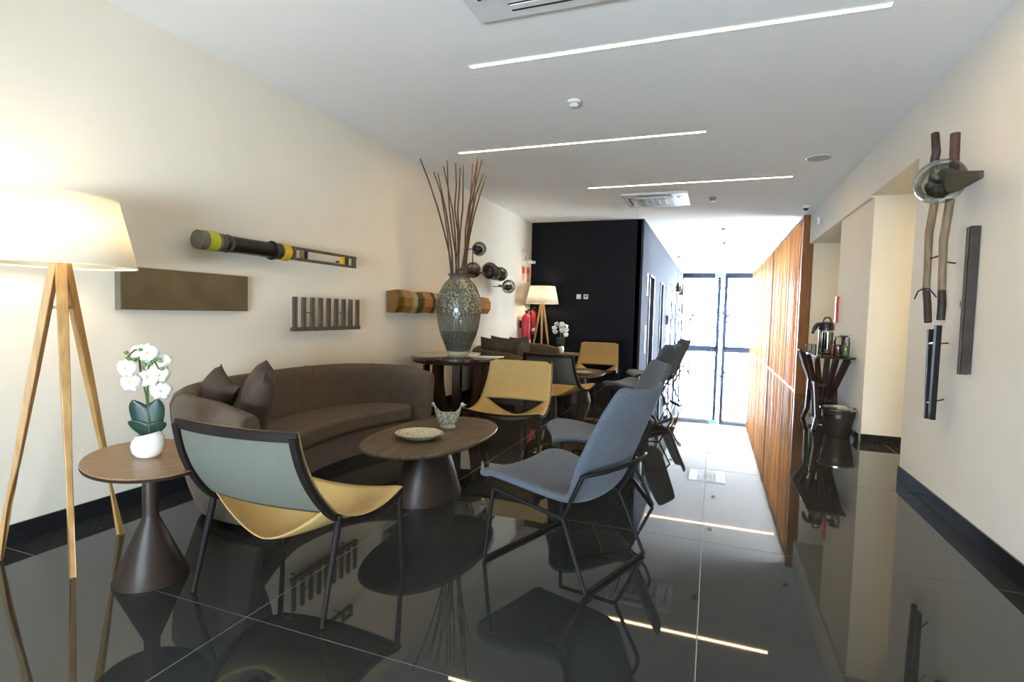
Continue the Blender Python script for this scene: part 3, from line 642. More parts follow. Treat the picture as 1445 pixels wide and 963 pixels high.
for k, tp in enumerate(tips):
    a = rt.uniform(0, 2*PI); f = k/(len(tips)-1)-0.5
    b0 = Vector((-2.76+f*0.17*0.95, 5.63+f*0.05+math.sin(a)*0.05, 1.705)); T = Vector(tp)
    low = Vector((-2.76-f*0.10, 5.63-math.sin(a)*0.03, 1.20))
    pts = [low, b0]
    n = 5
    for i in range(1, n+1):
        s = i/n; p = b0.lerp(T, s)
        bend = math.sin(s*PI)*(-0.05 if abs(f) > 0.25 else 0.015); d = Vector((T.x-b0.x, 0, 0)); d = d.normalized() if d.length > 1e-3 else Vector((1, 0, 0))
        p += d*bend + (Vector((rt.uniform(-1, 1), rt.uniform(-1, 1), 0))*0.012 if i < n else Vector((0, 0, 0))); pts.append(p)
    bm = nb(); tube(bm, pts, [0.010, 0.010, 0.010, 0.0095, 0.009, 0.008, 0.007], 7)
    rel = Vector((-2.76, 5.63, 1.70))
    for v in bm.verts: v.co -= rel
    o = obj('twig', bm, TWIG, None, loc=rel); tag(o, tl[k], 'twig', 'twigs standing in the vase')

# ================================================================== ORCHIDS
def orchid(loc, label, s=1.0, seed=1, rz=0.0, spread=1.0):
    t = thing('orchid', label, 'plant', loc, rz, 'potted white orchids'); r = random.Random(seed)
    bm = nb(); prof = [(0.060, 0.0), (0.068, 0.004), (0.090, 0.035), (0.097, 0.075), (0.090, 0.115), (0.070, 0.145), (0.060, 0.150), (0.058, 0.143), (0.075, 0.11), (0.06, 0.09)]
    vs = lathe(bm, [(a*s*0.78, b*s*0.78) for a, b in prof], n=36)
    for v in bm.verts:
        if v.co.z > 0.06*s: v.co.z += v.co.x*0.22*(v.co.z/(0.12*s))
    obj('pot', bm, WHITEG, t, angle=80)
    bm = nb(); lathe(bm, [(0.052*s, 0.088*s), (0.050*s, 0.094*s)], n=24); obj('soil', bm, DARKWD, t)
    for sx_, lean, L in ((-1, 0.5, 0.20), (1, 0.42, 0.20), (-1, 1.2, 0.11), (1, 1.25, 0.10)):
        bm = nb(); rings = []; m_ = 9
        for i in range(m_):
            u = i/(m_-1); wv = 0.062*s*math.sin(PI*min(1, u*0.86+0.10))**0.7*(1 if u < 1 else 0.2); c_ = Vector((sx_*math.sin(lean*u)*L*0.62*u*s, -0.022*s*u, 0.098*s+L*u*math.cos(lean*u*0.5)*s))
            rings.append([c_+Vector((-wv, 0.014*s, 0)), c_+Vector((-wv*0.5, 0.003*s, 0)), c_+Vector((0, 0.004*s, 0)), c_+Vector((wv*0.5, 0.003*s, 0)), c_+Vector((wv, 0.014*s, 0))])
        loft(bm, rings, cap=False, closed=False); obj('leaf', bm, LEAF, t, solid=0.003, sub=1)
    fl_pos = []
    for q, (dx, dy) in enumerate(((-0.012, 0.01), (0.012, -0.01))):
        top = Vector(((-0.035 if q == 0 else 0.03)*spread, -0.02, 0.54-0.05*q))*s
        pts = catmull([Vector((dx, dy, 0.12))*s, Vector((dx*0.5, dy, 0.28))*s, Vector((dx*1.5-0.01, dy-0.01, 0.42))*s, top, top+Vector((-0.03 if q == 0 else 0.045, -0.05, -0.04))*s*spread], 4)
        bm = nb(); tube(bm, pts, 0.0045*s, 6); st = obj('stem', bm, STEM, t)
        for b_ in range(4):
            p = pts[-1-b_*2]+Vector((0.018*(-1)**b_, -0.012, 0.002))*s
            bm = nb(); ball(bm, p, 0.009*s, 8, (1.3, 1, 1)); obj('bud', bm, BUD, st)
    P = [(-0.045, 0.52), (0.01, 0.525), (0.055, 0.48), (-0.075, 0.45), (0.06, 0.415), (-0.065, 0.38), (0.015, 0.40), (0.06, 0.33), (0.005, 0.46)]
    for q, (x, z) in enumerate(P):
        c = Vector((x*spread, r.uniform(-0.05, 0.04), z))*s
        n_ = Vector((x*4, -1.0, r.uniform(-0.35, 0.25))).normalized(); rot = n_.to_track_quat('Z', 'Y').to_matrix()
        bm = nb()
        for k in range(5):
            a = k*2*PI/5+r.uniform(-0.1, 0.1)+PI/2; wide = 0.031 if k in (1, 4) else 0.020; L = 0.052 if k in (1, 4) else 0.048
            d = Vector((math.cos(a), math.sin(a), 0)); e = Vector((-math.sin(a), math.cos(a), 0)); g = []
            for i in range(5):
                u = i/4; w_ = wide*math.sin(PI*(0.08+0.84*u))**0.8; zc = 0.010*math.sin(u*PI)-0.004*u
                g.append([c+rot@((d*L*u+e*w_*v+Vector((0, 0, zc-0.006*v*v)))*s) for v in (-1, 0, 1)])
            loft(bm, g, cap=False, closed=False)
        f = obj('flower', bm, PETAL, t, solid=0.0012)
        bm = nb(); ball(bm, c+n_*0.006*s, 0.007*s, 8, (1, 1, 1)); obj('flower_lip', bm, LIP, f)
orchid((-2.46, 1.745, 0.5805), 'near white orchid with dark green leaves in an egg shaped white pot', 0.93, 2, math.radians(35))
orchid((-2.60, 9.55, 0.5805), 'far white orchid in front of the black wall', 1.0, 5, math.radians(20), 1.6)

# ================================================================== SOFAS AND PILLOWS
def sofa(loc, label):
    t = thing('curved_sofa', label, 'sofa', loc, math.radians(4), 'curved sofas along the left wall')
    N = 44; n_exp = 2.9
    def P(a, ax, by): 
        c, s_ = math.cos(a), math.sin(a)
        return Vector((0.46-ax*abs(c)**(2/n_exp), by*abs(s_)**(2/n_exp)*(1 if s_ > 0 else -1), 0))
    rings = []
    for i in range(N+1):
        u = i/N*2-1; a = (u*0.97+0.03*u**3)*PI/2*0.999; c = math.cos(a); h = 0.755+0.03*c**0.8
        T = (P(min(PI/2*0.999, a+0.01), 0.98, 1.23)-P(max(-PI/2*0.999, a-0.01), 0.98, 1.23)).normalized(); nrm = Vector((T.y, -T.x, 0))   # inward
        o_ = P(a, 0.98, 1.23); e = min(1, (1-abs(u))*9+0.0)                # round the arm ends
        hh = h-0.05*(1-e)**2
        sec = [(0.14, 0.05), (0.085, 0.22), (0.035, 0.42), (0.005, 0.62), (0.0, hh-0.07), (0.018, hh-0.025), (0.055, hh), (0.11, hh-0.002), (0.145, hh-0.03), (0.16, hh-0.09), (0.165, 0.5), (0.17, 0.3), (0.175, 0.05)]
        rings.append([o_+nrm*d_+Vector((0, 0, z)) for d_, z in sec])
    bm = nb(); loft(bm, rings); obj('back_shell', bm, SOFA, t, angle=60, bevel=0.012)
    def region(inset, fr, yw):
        pts = []
        for i in range(33):
            u = i/32*2-1; a = u*PI/2*0.93
            p = P(a, 0.98-inset, 1.23-inset); pts.append((p.x, p.y))
        # front curve back from +y to -y
        for i in range(1, 24):
            v = 1-2*i/24; y = v*yw; x = fr+0.27*(abs(v)**2.0); pts.append((x, y))
        return pts
    bm = nb(); prism(bm, region(0.16, 0.12, 1.03), 0.275, 0.415); obj('seat_cushion', bm, SOFA, t, bevel=0.035, seg=4, angle=30)
    bm = nb(); prism(bm, region(0.165, 0.085, 1.02), 0.06, 0.268); obj('seat_base', bm, SOFA, t, bevel=0.012, angle=30)
    bm = nb(); prism(bm, region(0.24, 0.02, 0.95), 0.0, 0.061); obj('plinth', bm, DARKP, t, angle=30)
    for a in (-1.02, 1.02, -0.25, 0.25):
        q = P(a, 0.98, 1.23); T = (P(a+0.01, 0.98, 1.23)-P(a-0.01, 0.98, 1.23)).normalized(); nrm = Vector((T.y, -T.x, 0)); h = 0.755+0.03*math.cos(a)**0.8
        bm = nb(); tube(bm, [q+nrm*d_+Vector((0, 0, z)) for d_, z in [(0.036, 0.42), (0.004, 0.62), (-0.001, h-0.07), (0.017, h-0.023), (0.055, h+0.001), (0.11, h-0.001), (0.146, h-0.03), (0.161, h-0.09)]], 0.0025, 6); obj('seam', bm, PILLOW, t)
    return t
sofa((-2.85, 3.33, 0), 'near brown curved sofa behind the near oval coffee table')
sofa((-2.85, 7.82, 0), 'far brown curved sofa in front of the far floor lamp')

def pillow_bm(s=0.46, th=0.075):
    bm = nb(); n = 14; top, bot = [], []
    for i in range(n+1):
        ra, rb = [], []
        for j in range(n+1):
            u, v = i/n*2-1, j/n*2-1
            k = 1-0.10*((1-u*u)*abs(v)**3 + (1-v*v)*abs(u)**3)*1.0
            x, y = u*s/2*(1-0.09*(1-v*v)*abs(u)**0.5), v*s/2*(1-0.09*(1-u*u)*abs(v)**0.5)
            z = th*((1-u**4)*(1-v**4))**0.55 + 0.006*math.sin(u*9+v*5)*(1-u*u)*(1-v*v)
            ra.append(bm.verts.new((x, y, z))); rb.append(bm.verts.new((x, y, -z)))
        top.append(ra); bot.append(rb)
    for i in range(n):
        for j in range(n):
            bm.faces.new((top[i][j], top[i+1][j], top[i+1][j+1], top[i][j+1])); bm.faces.new((bot[i][j], bot[i][j+1], bot[i+1][j+1], bot[i+1][j]))
    bmesh.ops.remove_doubles(bm, verts=bm.verts, dist=0.0004); return bm
def pillow(loc, rot, label, s=0.46, th=0.075):
    o = obj('pillow', pillow_bm(s, th), PILLOW, None, angle=70, loc=loc); o.rotation_euler = rot; tag(o, label, 'cushion', 'dark cushions on the sofas'); return o
R = math.radians
pillow((-2.98, 2.52, 0.665), (R(62), R(14), R(-28)), 'left dark cushion tucked behind the near sofa arm', 0.44)
pillow((-2.63, 2.54, 0.68), (R(76), R(4), R(-46)), 'taller upright dark cushion beside the near sofa arm', 0.53, 0.09)
pillow((-2.93, 7.22, 0.675), (R(80), R(3), R(14)), 'square dark cushion at the left end of the far sofa', 0.50)
pillow((-2.90, 7.52, 0.69), (R(80), R(5), R(30)), 'second dark cushion, right of the square one on the far sofa', 0.48)
pillow((-2.78, 7.84, 0.68), (R(84), R(0), R(74)), 'rearmost upright cushion in the middle of the far sofa', 0.50)

# ================================================================== SLING LOUNGE CHAIRS
def lounge(loc, rz, label):
    t = thing('lounge_chair', label, 'chair', loc, rz, 'mustard sling chairs around the coffee tables')
    prof = [(-0.375, 0.815), (-0.345, 0.70), (-0.300, 0.60), (-0.235, 0.505), (-0.165, 0.435), (-0.07, 0.393), (0.05, 0.375), (0.165, 0.385), (0.285, 0.418)]
    hw = [0.315, 0.322, 0.330, 0.340, 0.347, 0.355, 0.362, 0.368, 0.372]
    C = catmull([(hw[i], p[0], p[1]) for i, p in enumerate(prof)], 4)      # 33 stations
    nb_back = 15                                                            # back panel stations
    def pt(s, v, sag, cur):     # s station, v in -1..1
        c = C[s]; return Vector((c.x*v*1.014, c.y-cur*(1-v*v), c.z-sag*(1-v*v)))
    def panel(name, m, off, back):
        g = []
        rng = range(0, nb_back+1) if back else range(nb_back-1, len(C))
        for s in rng:
            T = (C[min(s+1, len(C)-1)]-C[max(s-1, 0)]); nrm = Vector((0, T.z, -T.y)).normalized()   # toward the rear / underside
            row = []
            for k in range(21):
                v = -1+k/10
                if back: p = pt(s, v, 0.0, 0.045*math.sin(PI*0.5*min(1, 0.45+s/nb_back)))
                else:
                    f = (s-nb_back+1)/(len(C)-nb_back); tv = min(1, abs(v)/0.90); p = pt(s, v, 0, 0.03*(1-f)); p.z -= (0.140*(1-f)**1.1)*(1-tv**1.5)+0.034*(1-tv*tv)
                row.append(p+nrm*off)
            g.append(row)
        bm = nb(); loft(bm, g, cap=False, closed=False); return obj(name, bm, m, t, solid=0.005, angle=60)
    panel('backrest', YELLOW, -0.004, True); panel('backrest_rear_cover', GREEN, 0.007, True)
    panel('seat', YELLOW, -0.002, False)
    for s in (-1, 1):
        bm = nb(); bar(bm, [Vector((s*(c.x-0.006), c.y-0.015, c.z-0.017)) for c in C], 0.032, 0.020, Vector((1, 0, 0))); obj('side_rail', bm, CHFRAME, t, angle=30)
    bm = nb(); bar(bm, [pt(1, -1+k/6, 0, 0.045)+Vector((0, -0.006, 0.004)) for k in range(13)], 0.036, 0.024, Vector((0, 0, 1))); obj('top_rail', bm, CHFRAME, t, angle=30)
    bm = nb(); bar(bm, [pt(len(C)-1, -1+k/6, 0.030, 0)+Vector((0, 0.0, -0.012)) for k in range(13)], 0.020, 0.016, Vector((0, 1, 0))); obj('front_rail', bm, CHFRAME, t, angle=30)
    for s in (-1, 1):
        bm = nb(); tube(bm, [(s*0.352, -0.168, 0.43), (s*0.352, -0.178, 0.38), (s*0.357, -0.277, 0.001)], [0.013, 0.016, 0.010], 10); obj('leg', bm, CHFRAME, t)
        bm = nb(); tube(bm, [(s*0.372, 0.262, 0.405), (s*0.372, 0.264, 0.36), (s*0.377, 0.290, 0.001)], [0.012, 0.015, 0.010], 10); obj('leg', bm, CHFRAME, t)
    return t
L0 = lounge((-1.785, 1.995, 0), 0.0, 'nearest sling chair seen from behind with pale grey green back')
dup(L0, (-1.77, 4.71, 0), PI+R(3), 'mustard sling chair facing the camera beside the round vase table')
dup(L0, (-1.77, 6.50, 0), R(-6), 'sling chair seen from behind with dark back, beyond the facing one')
dup(L0, (-1.80, 8.85, 0), PI+R(2), 'farthest mustard sling chair facing the camera against the black wall')

# ================================================================== BLUE SHELL CHAIRS
def blue_chair(loc, rz, label):
    t = thing('shell_armchair', label, 'chair', loc, rz, 'blue grey high back chairs in a row')
    prof = [(0.375, 0.395), (0.355, 0.425), (0.28, 0.435), (0.15, 0.420), (0.02, 0.395), (-0.10, 0.362), (-0.168, 0.370), (-0.214, 0.42), (-0.255, 0.52), (-0.304, 0.64), (-0.360, 0.77), (-0.420, 0.89), (-0.452, 0.955)]
    hw = [0.27, 0.315, 0.335, 0.32, 0.285, 0.255, 0.250, 0.262, 0.280, 0.278, 0.262, 0.238, 0.205]
    g = []
    for i, ((y, z), h) in enumerate(zip(prof, hw)):
        a = prof[max(i-1, 0)]; b = prof[min(i+1, len(prof)-1)]; T = Vector((0, b[0]-a[0], b[1]-a[1])).normalized(); nrm = Vector((0, -T.z, T.y))
        nrm = -nrm if nrm.y < 0 and i > 6 else nrm
        up = Vector((0, abs(T.z), abs(T.y)))           # toward the sitter
        cv = 0.030 if i < 5 else (0.045 if i < 8 else 0.055)
        row = []
        for k in range(9):
            v = -1+k/4; e = abs(v)**2.2*cv
            row.append(Vector((h*v, y, z))+up*e)
        g.append(row)
    bm = nb(); loft(bm, g, cap=False, closed=False)
    o = obj('shell', bm, BLUE, t, solid=0.042, sub=2)
    r = 0.0105
    for s in (-1, 1):
        bm = nb(); tube(bm, [(s*0.345, 0.285, 0.012), (s*0.320, 0.255, 0.385)], r, 10); obj('leg', bm, STEEL, t)
        bm = nb(); tube(bm, [(s*0.290, -0.300, 0.012), (s*0.272, -0.150, 0.318)], r, 10); obj('leg', bm, STEEL, t)
        bm = nb(); tube(bm, [(s*0.320, 0.255, 0.385), (s*0.272, -0.150, 0.318)], r, 10); obj('side_rail', bm, STEEL, t)
    bm = nb(); tube(bm, [(0.345, 0.285, 0.012), (-0.345, 0.285, 0.012)], r, 10); obj('floor_bar', bm, STEEL, t)
    bm = nb(); tube(bm, [(0.290, -0.300, 0.012), (-0.290, -0.300, 0.012)], r, 10); obj('floor_bar', bm, STEEL, t)
    pts = [(-0.272, -0.150, 0.318), (-0.298, -0.272, 0.555), (-0.265, -0.305, 0.565), (-0.2, -0.330, 0.568), (-0.1, -0.345, 0.570), (0, -0.350, 0.571), (0.1, -0.345, 0.570), (0.2, -0.330, 0.568), (0.265, -0.305, 0.565), (0.298, -0.272, 0.555), (0.272, -0.150, 0.318)]
    bm = nb(); tube(bm, pts, r, 10); obj('back_hoop', bm, STEEL, t)
    bm = nb(); tube(bm, [(0.295, 0.02, 0.366), (-0.295, 0.02, 0.366)], r, 8); obj('cross_bar', bm, STEEL, t)
    return t
B0 = blue_chair((-0.68, 2.76, 0), R(70), 'nearest blue grey high back shell chair on black tube frame')
dup(B0, (-0.715, 3.89, 0), R(111), 'second blue grey shell chair, mostly hidden behind the nearest one')
dup(B0, (-0.81, 6.88, 0), R(70), 'third blue grey shell chair down the row')
dup(B0, (-0.74, 8.19, 0), R(111), 'farthest blue grey shell chair, against the corridor glare')

# ================================================================== LEFT WALL ART
t = thing('wall_box_sculpture', 'long flat olive brown block mounted on the left wall', 'sculpture', (XL, 2.734, 1.39))
bm = nb(); box2(bm, (0.002, -0.481, -0.135), (0.050, 0.481, 0.133)); obj('block', bm, BROWNBOX, t, smooth=False, bevel=0.004)
bm = nb(); box2(bm, (0.0, -0.484, -0.137), (0.0495, -0.478, 0.135)); obj('end_face', bm, CONC, t, smooth=False)
t = thing('tube_and_frame_sculpture', 'horizontal dark tube with yellow bands and a ladder frame on the wall', 'sculpture', (-3.33, 2.72, 1.745))
def cyl_y(y0, y1, r0, r1, m, name, par=t, n=28):
    bm = nb(); tube(bm, [(0, y0, 0), (0, y1, 0)], [r0, r1], n); return obj(name, bm, m, par, angle=40)
cyl_y(0.0, 0.16, 0.066, 0.066, CONC, 'end_cap'); cyl_y(0.055, 0.135, 0.069, 0.069, YTAPE, 'yellow_band')
cyl_y(0.16, 0.20, 0.064, 0.064, OLDWOOD, 'collar'); cyl_y(0.20, 0.235, 0.058, 0.058, DARKP, 'black_ring'); cyl_y(0.235, 0.26, 0.066, 0.062, OLDWOOD, 'collar')
cyl_y(0.26, 0.66, 0.054, 0.054, DARKWD, 'inner_core'); bm = nb(); tube(bm, [(0, 0.26, 0), (0, 0.66, 0)], 0.062, 28, cap=False); obj('glass_tube', bm, SMOKE, t)
cyl_y(0.655, 0.67, 0.076, 0.076, DARKP, 'black_ring'); cyl_y(0.67, 0.70, 0.064, 0.064, OLDWOOD, 'collar'); cyl_y(0.70, 0.72, 0.066, 0.066, DARKP, 'black_ring'); cyl_y(0.72, 0.745, 0.064, 0.064, OLDWOOD, 'collar')
cyl_y(0.745, 0.82, 0.070, 0.070, YTAPE2, 'yellow_band'); cyl_y(0.82, 0.85, 0.062, 0.055, OLDWOOD, 'collar')
fx = 0.03
for z in (-0.045, 0.045):
    bm = nb(); box2(bm, (fx-0.02, 0.84, z-0.010), (fx+0.02, 1.69, z+0.010)); obj('rail', bm, OLDWOOD, t, smooth=False)
for y, w_, m in ((0.87, 0.03, OLDWOOD), (1.01, 0.02, FRAME), (0.97, 0.015, DRIFT), (1.50, 0.03, YTAPE2), (1.55, 0.05, LEAF), (1.675, 0.03, OLDWOOD)):
    bm = nb(); box2(bm, (fx-0.018, y-w_/2, -0.036), (fx+0.018, y+w_/2, 0.036)); obj('crosspiece', bm, m, t, smooth=False)
bm = nb()
for y in (0.25, 0.68, 1.6): tube(bm, [(0, y, 0), (-0.12, y, 0)], 0.008, 8)
obj('wall_bracket', bm, STEEL, t)
t = thing('comb_sculpture', 'dark wooden comb shaped piece with nine upright bars on the wall', 'sculpture', (-3.36, 3.64, 1.10))
for k in range(9):
    bm = nb(); y = 0.025+k*0.108; box2(bm, (-0.005, y-0.020, 0.02), (0.02, y+0.020, 0.285)); obj('upright', bm, OLDWOOD, t, smooth=False, bevel=0.002)
bm = nb(); box2(bm, (-0.02, 0.0, -0.012), (0.025, 0.92, 0.022)); obj('bottom_bar', bm, OLDWOOD, t, smooth=False, bevel=0.002)
for a in (1, 5):
    bm = nb(); tube(bm, [(0.0, 0.04+a*0.108, 0.15), (0.0, 0.02+(a+1)*0.108, 0.15)], 0.004, 6); obj('pin', bm, STEEL, t)
bm = nb()
for y in (0.1, 0.8): tube(bm, [(-0.05, y, 0.0), (-0.09, y, 0.0)], 0.006, 6)
obj('wall_bracket', bm, STEEL, t)
# folded striped panel
t = thing('striped_panel_sculpture', 'long folded panel striped yellow, orange, green and cream on the wall', 'sculpture', (-3.32, 5.16, 1.385))
bm = nb(); g = []
for i in range(61):
    y = i/60*2.68; wv = 0.012*math.sin(y*11)*(1 if y < 1.3 else 0.3)
    e = 1.0 if y < 2.6 else 1-(y-2.6)*0.5
    g.append([(-0.11, y, 0.118*e+wv*0.4), (-0.01+wv*0.5, y, 0.132*e+wv*0.6), (0.040+wv, y, 0.052), (0.034+wv, y, -0.048), (-0.012+wv*0.5, y, -0.124*e+wv*0.5), (-0.11, y, -0.12*e)])
loft(bm, g); obj('panel', bm, STRIPES, t, angle=14)
bm = nb()
for y in (0.4, 2.2): tube(bm, [(-0.01, y, 0.0), (-0.13, y, 0.0)], 0.01, 8); 
obj('wall_bracket', bm, STEEL, t)
# glass globes
t = thing('glass_globe_sculpture', 'cluster of smoky glass globes on a bar, mounted behind the vase', 'sculpture', (-3.2, 7.5, 1.9))
def globe(c, r, inner, im, seed):
    bm = nb(); ball(bm, c, r, 28); g_ = obj('glass_globe', bm, SMOKE, t)
    rr = random.Random(seed); bm = nb()
    for k in range(7): ball(bm, Vector(c)+Vector((rr.uniform(-1, 1), rr.uniform(-1, 1), rr.uniform(-1, 0.3)))*r*0.42, r*inner*rr.uniform(0.45, 0.7), 10)
    obj('filling', bm, im, g_)
globe((0, -0.35, 0.30), 0.105, 0.8, DARKP, 1); globe((0, -0.55, -0.02), 0.115, 0.8, REDWINE, 2); globe((0.06, -0.08, 0.01), 0.125, 1.0, DARKP, 3)
globe((0.0, 0.25, 0.0), 0.115, 0.85, OLIVE, 4); globe((0, 0.50, 0.0), 0.115, 0.7, DARKP, 5); globe((0.03, 0.80, -0.18), 0.115, 0.55, DARKWD, 6)
bm = nb(); tube(bm, [(-0.1, -0.75, -0.02), (-0.1, 0.9, -0.02)], 0.012); obj('rod', bm, STEEL, t)
bm = nb(); box2(bm, (0.0, 0.42, -0.205), (0.03, 0.72, -0.17)); obj('side_bar', bm, DARKWD, t, smooth=False)
bm = nb()
for y, z in ((-0.35, 0.30), (-0.55, -0.02), (0.5, -0.02), (0.8, -0.18)): tube(bm, [(0.0, y, z), (-0.25, y, z)], 0.007, 6)
tube(bm, [(-0.1, -0.35, 0.30), (-0.1, -0.35, -0.02)], 0.007, 6); obj('wall_bracket', bm, STEEL, t)

# safety equipment in the corner
def extinguisher(loc, r, h, label):
    t = thing('fire_extinguisher', label, 'fire extinguisher', loc, 0, 'fire extinguishers in the corner')
    bm = nb(); lathe(bm, [(r*0.9, 0.0), (r, 0.02), (r, h*0.80), (r*0.75, h*0.89), (r*0.3, h*0.93), (r*0.28, h*0.96)], n=24); obj('cylinder', bm, RED, t)
    bm = nb(); lathe(bm, [(r*0.28, h*0.95), (r*0.30, h*1.0)], n=12); box2(bm, (-0.012, -r*0.9, h), (0.012, r*0.9, h+0.015)); tube(bm, [(0, -0.01, h), (0, r*1.1, h*1.06)], 0.006, 6); obj('valve_lever', bm, DARKP, t)
    bm = nb(); tube(bm, catmull([(0.0, -0.02, h*0.97), (r*0.9, -r*0.6, h*1.05), (r*1.15, -r*0.3, h*0.8), (r*1.12, -r*0.2, h*0.45), (r*1.1, 0, h*0.3)], 5), [0.010]*16+[0.012]*5, 8); obj('hose', bm, DARKP, t)
    bm = nb(); lathe(bm, [(r*1.012, h*0.12), (r*1.012, h*0.24)], n=24, cap=False); obj('label_band', bm, WHITE, t)
    bm = nb(); box2(bm, (-r-0.03, -0.03, h*0.55), (-r+0.006, 0.03, h*0.75)); obj('wall_bracket', bm, STEEL, t)
extinguisher((-3.31, 9.66, 0.62), 0.095, 0.70, 'large red fire extinguisher on the cream wall by the corner')
extinguisher((-3.33, 10.08, 0.88), 0.070, 0.50, 'smaller red extinguisher right beside the black wall')
for k, (y, lab) in enumerate(((9.80, 'left red and white safety sign above the extinguishers'), (10.07, 'right red and white safety sign above the extinguishers'))):
    t = thing('safety_sign', lab, 'sign', (XL, y, 1.90), 0, 'safety signs')
    bm = nb(); box2(bm, (0.001, -0.09, 0), (0.006, 0.09, 0.29)); obj('sign_plate', bm, mat('pale_sign', (0.6, 0.5, 0.42), 0.5), t, smooth=False)
    bm = nb(); box2(bm, (0.006, -0.07, 0.15), (0.0075, 0.07, 0.27)); obj('pictogram', bm, REDD, t, smooth=False)
    bm = nb()
    for q in range(4): box2(bm, (0.006, -0.065, 0.03+q*0.028), (0.0075, 0.06-0.02*(q % 2), 0.042+q*0.028))
    obj('lettering', bm, REDD, t, smooth=False)
t = thing('emergency_light', 'small white emergency light on the left wall above the safety signs', 'light', (XL, 9.78, 2.36))
bm = nb(); box2(bm, (0.0, -0.07, -0.10), (0.04, 0.07, 0.12)); obj('housing', bm, WHITE, t, bevel=0.02, seg=3)
bm = nb(); box2(bm, (0.04, -0.05, -0.07), (0.045, 0.05, 0.02)); obj('lens', bm, mat('lens', (0.45, 0.5, 0.7), 0.2), t, smooth=False)
t = thing('wall_siren', 'tiny white bell device sticking out at the wall corner', 'alarm', (XL, 10.12, 2.30))
bm = nb(); box2(bm, (0.0, -0.04, -0.03), (0.08, 0.04, 0.03)); obj('body', bm, WHITE, t, bevel=0.008)
bm = nb(); tube(bm, [(0.08, 0, 0), (0.13, 0, -0.01)], [0.015, 0.035], 12); obj('horn', bm, WHITE, t)
# switches on the black wall
for k, (x, lab) in enumerate(((-2.455, 'left white switch plate on the black wall'), (-2.315, 'right white thermostat with grey display on the black wall'))):
    t = thing('wall_switch', lab, 'switch', (x, 10.27, 1.635), 0, 'switch plates on black wall')
    bm = nb(); box2(bm, (-0.045, -0.012, -0.045), (0.045, 0.0, 0.045)); obj('plate', bm, WHITE, t, bevel=0.003)
    bm = nb()
    if k == 0: box2(bm, (-0.028, -0.016, -0.03), (0.028, -0.012, 0.03)); obj('rocker', bm, WHITE, t, bevel=0.002)
    else: box2(bm, (-0.028, -0.015, -0.012), (0.028, -0.012, 0.026)); obj('display', bm, GREYP, t, smooth=False)

# ================================================================== RIGHT WALL ART
t = thing('bird_sculpture', 'bird like wall piece of sticks with a smoky glass globe body', 'sculpture', (1.38, 4.3, 0.6))
O = Vector((1.38, 4.3, 0.6))
def rod(name, pts, rad, m, n=10):
    bm = nb(); tube(bm, [Vector(p)-O for p in pts], rad, n); return obj(name, bm, m, t)
rod('neck_stick', [(1.38, 4.535, 2.60), (1.38, 4.49, 2.46), (1.38, 4.53, 2.38), (1.40, 4.52, 2.25)], [0.024, 0.026, 0.026, 0.024], DARKWD)
rod('neck_stick', [(1.40, 4.25, 2.51), (1.40, 4.235, 2.30), (1.41, 4.24, 2.2)], [0.027, 0.027, 0.025], mat('red_brown_wood', (0.08, 0.035, 0.025), 0.6, bump=0.3))
rod('leg_stick', [(1.40, 4.52, 2.15), (1.39, 4.56, 1.922), (1.39, 4.545, 1.673), (1.39, 4.54, 1.535)], [0.025, 0.024, 0.022, 0.022], DRIFT)
rod('leg_stick', [(1.40, 4.26, 2.10), (1.39, 4.295, 1.838), (1.39, 4.28, 1.65), (1.39, 4.265, 1.512)], [0.025, 0.024, 0.022, 0.022], DRIFT)
rod('leg_tip', [(1.39, 4.54, 1.535), (1.39, 4.50, 1.42), (1.39, 4.47, 1.303)], [0.0225, 0.024, 0.023], DARKWD)
rod('leg_tip', [(1.39, 4.265, 1.512), (1.39, 4.25, 1.42), (1.39, 4.255, 1.319)], [0.0225, 0.025, 0.024], DARKWD)
for y0, z0, y1, z1, w_ in ((4.415, 1.255, 4.37, 0.651, 0.034), (4.285, 1.285, 4.29, 0.660, 0.044)):
    bm = nb(); bar(bm, [Vector((1.39, y0, z0))-O, Vector((1.39, y1, z1))-O], w_, 0.03, Vector((0, 1, 0))); obj('lower_bar', bm, STEEL, t, smooth=False)
rod('wire', [(1.36, 4.66, 1.47), (1.36, 4.60, 1.52), (1.37, 4.52, 1.54), (1.37, 4.40, 1.52), (1.38, 4.32, 1.47)], 0.005, FRAME, 6)
rod('link', [(1.385, 4.42, 1.16), (1.385, 4.27, 1.165)], 0.010, CHROME, 6); rod('link', [(1.385, 4.40, 0.76), (1.385, 4.27, 0.765)], 0.010, CHROME, 6)
for a, b in (((1.40, 4.53, 1.745), (1.40, 4.30, 1.75)), ((1.39, 4.28, 1.70), (1.4985, 4.40, 1.70)), ((1.40, 4.285, 1.165), (1.4985, 4.43, 1.165)), ((1.40, 4.295, 0.78), (1.4985, 4.44, 0.78))):
    rod('wall_pin', [a, b], 0.005, STEEL, 6)
c0 = Vector((1.32, 4.20, 2.20))-O
bm = nb(); ball(bm, c0, 0.16, 32, (0.85, 1.18, 0.86)); g_ = obj('glass_globe', bm, SMOKE, t)
bm = nb(); ball(bm, c0+Vector((-0.02, -0.02, 0.02)), 0.050, 16); obj('dark_core', bm, DARKP, g_)
bm = nb(); rr = random.Random(4)
for k in range(9): ball(bm, c0+Vector((rr.uniform(-0.05, 0.05), rr.uniform(-0.10, 0.12), rr.uniform(-0.085, -0.03))), rr.uniform(0.028, 0.045), 10)
obj('filling', bm, OLDWOOD, g_)
